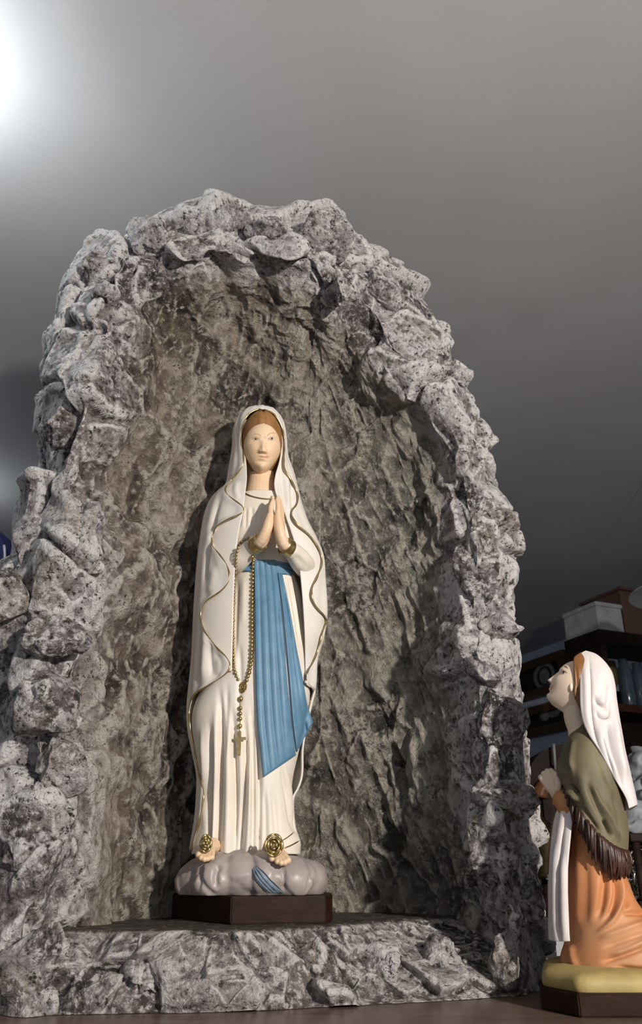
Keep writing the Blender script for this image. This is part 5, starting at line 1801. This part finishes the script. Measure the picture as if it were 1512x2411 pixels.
V[:, 2] = np.maximum(V[:, 2], zA + .0004)
set_verts(pf, V)
tag(pf, 'rough white plaster rock group on the black rack', 'figurine')
fo = thing('filigree_ornament', 'silver and gold wire filigree ornament on lower tier of the black rack', 'ornament', tuple(at(1505, 2100, ry - .03)[:2]) + (zB,))
for k in range(16):
    px, py = rnd.uniform(1484, 1540), rnd.uniform(2003, 2105)
    c = at(px, py, ry - .03 + rnd.uniform(-.03, .03))
    r = rnd.uniform(.008, .018)
    c[2] = min(max(c[2], zB + r + .003), zA - .014 - r - .004)
    ax = rnd.uniform(0, 3.1); tl = rnd.uniform(-.6, .6)
    aa = np.linspace(0, 2 * np.pi, 25)
    ring = np.array([c + np.array([r * math.cos(q) * math.cos(ax), r * math.cos(q) * math.sin(ax), r * math.sin(q)]) + np.array([0, tl * r * math.sin(q), 0]) for q in aa])
    V, F = tube_mesh(ring, .0022, 6)
    mesh_obj('wire_ring', V, F, M['brass'] if k % 2 else M['silver'], fo)
V, F = lathe([(.001, 0), (.03, 0), (.03, .004), (.006, .01), (.004, .09), (.001, .095)], 18)
mesh_obj('stem', V + np.array([float(at(1510, 2060, ry - .03)[0]), ry - .03, zB + .0004]), F, M['silver'], fo)

# ---- brass bells seen in the dark gap left of the kneeling statue
by = 1.70
for px, py, r, lab in [(1283, 2020, .040, 'darkened brass bell in the dark gap between grotto and apron')]:
    c = at(px, py, by)
    t = thing('brass_bell', lab, 'bell', (c[0], by, COUNTER_Z))
    hgt = c[2] + .05 - COUNTER_Z
    V, F = lathe([(.001, 0), (.05, 0), (.05, .008), (.018, .02), (.012, hgt * .45), (.010, hgt * .55), (.001, hgt * .55)], 20)
    mesh_obj('foot_stand', V + (c[0], by, COUNTER_Z + .0004), F, M['dark_wood'], t)
    z0 = COUNTER_Z + hgt * .55
    V, F = lathe([(.001, 0), (r * 1.15, 0), (r * 1.2, .006), (r * .95, .03), (r * .75, .07), (r * .45, .10), (r * .12, .112), (r * .12, .135), (.001, .137)], 28)
    mesh_obj('bell_body', V + (c[0], by, z0), F, M['darkened_brass'], t)

# ---- blue mantled figure, mostly outside the picture on the left
bx, by = float(at(-52, 1300, 1.72)[0]), 1.72
zt2 = float(at(-20, 1246, 1.72)[2])
hgt = zt2 - COUNTER_Z
prof = np.array([(.10, 0), (.115, .1), (.105, .35), (.095, .6), (.10, .8), (.085, .93), (.05, .985), (.002, 1.0)])
pr_ = catmull(prof, 60)
th = np.linspace(0, 2 * np.pi, 120, endpoint=False)
rr = pr_[:, :1] * (1 + .05 * np.sin(th * 11)[None] * (1 - pr_[:, 1:] ** 3) + .02 * np.sin(th * 23 + 1)[None])
G = np.stack([bx + rr * np.cos(th), by + rr * np.sin(th), COUNTER_Z + .0005 + np.broadcast_to(pr_[:, 1:] * hgt, rr.shape)], -1)
bl = thing('blue_draped_figure', 'dark blue draped shape cut off by the left edge, beyond the grotto', 'figurine', (bx, by, COUNTER_Z))
P = G.reshape(-1, 3)
P = P + (fbm(P, 60, 3, 3) * .005)[:, None] * np.array([1, 1, 0])
P[:, 2] = np.maximum(P[:, 2], COUNTER_Z + .0003)
mesh_obj('cloak', P, grid_faces(60, 120, wrap=True), M['blue_cloth'], bl)
t_ = np.linspace(.1, .93, 40)
V, F = tube_mesh(np.array([(bx + np.interp(q, pr_[:, 1], pr_[:, 0]) * 1.07 * math.cos(-.55), by + np.interp(q, pr_[:, 1], pr_[:, 0]) * 1.07 * math.sin(-.55), COUNTER_Z + q * hgt) for q in t_]), .003, 6)
mesh_obj('pale_braid', V, F, M['white_enamel'], bl)

# ---- white flat pendant lamp at the top right, only its rim in view
ly = 2.6
tip = at(1489, 1396, ly)
R_ = .22
pd = thing('pendant_lamp', 'white flat lamp shade at the right edge below the ceiling', 'lamp', (tip[0] + R_, ly, CEIL_Z))
V, F = lathe([(R_, 0), (R_ * .98, .006), (R_ * .3, .05), (.02, .08), (.001, .08)], 48)
V2, F2 = lathe([(R_, 0), (R_ * .95, .001), (R_ * .28, .02), (.001, .02)], 48)
mesh_obj('shade', *merge([(V + (tip[0] + R_, ly, tip[2]), F), (V2 + (tip[0] + R_, ly, tip[2]), F2)]), M['white_enamel'], pd)
V, F = tube_mesh(np.array([(tip[0] + R_, ly, tip[2] + .09), (tip[0] + R_, ly, CEIL_Z - .0005)]), .0012, 8)
mesh_obj('cord', V, F, M['white_enamel'], pd)
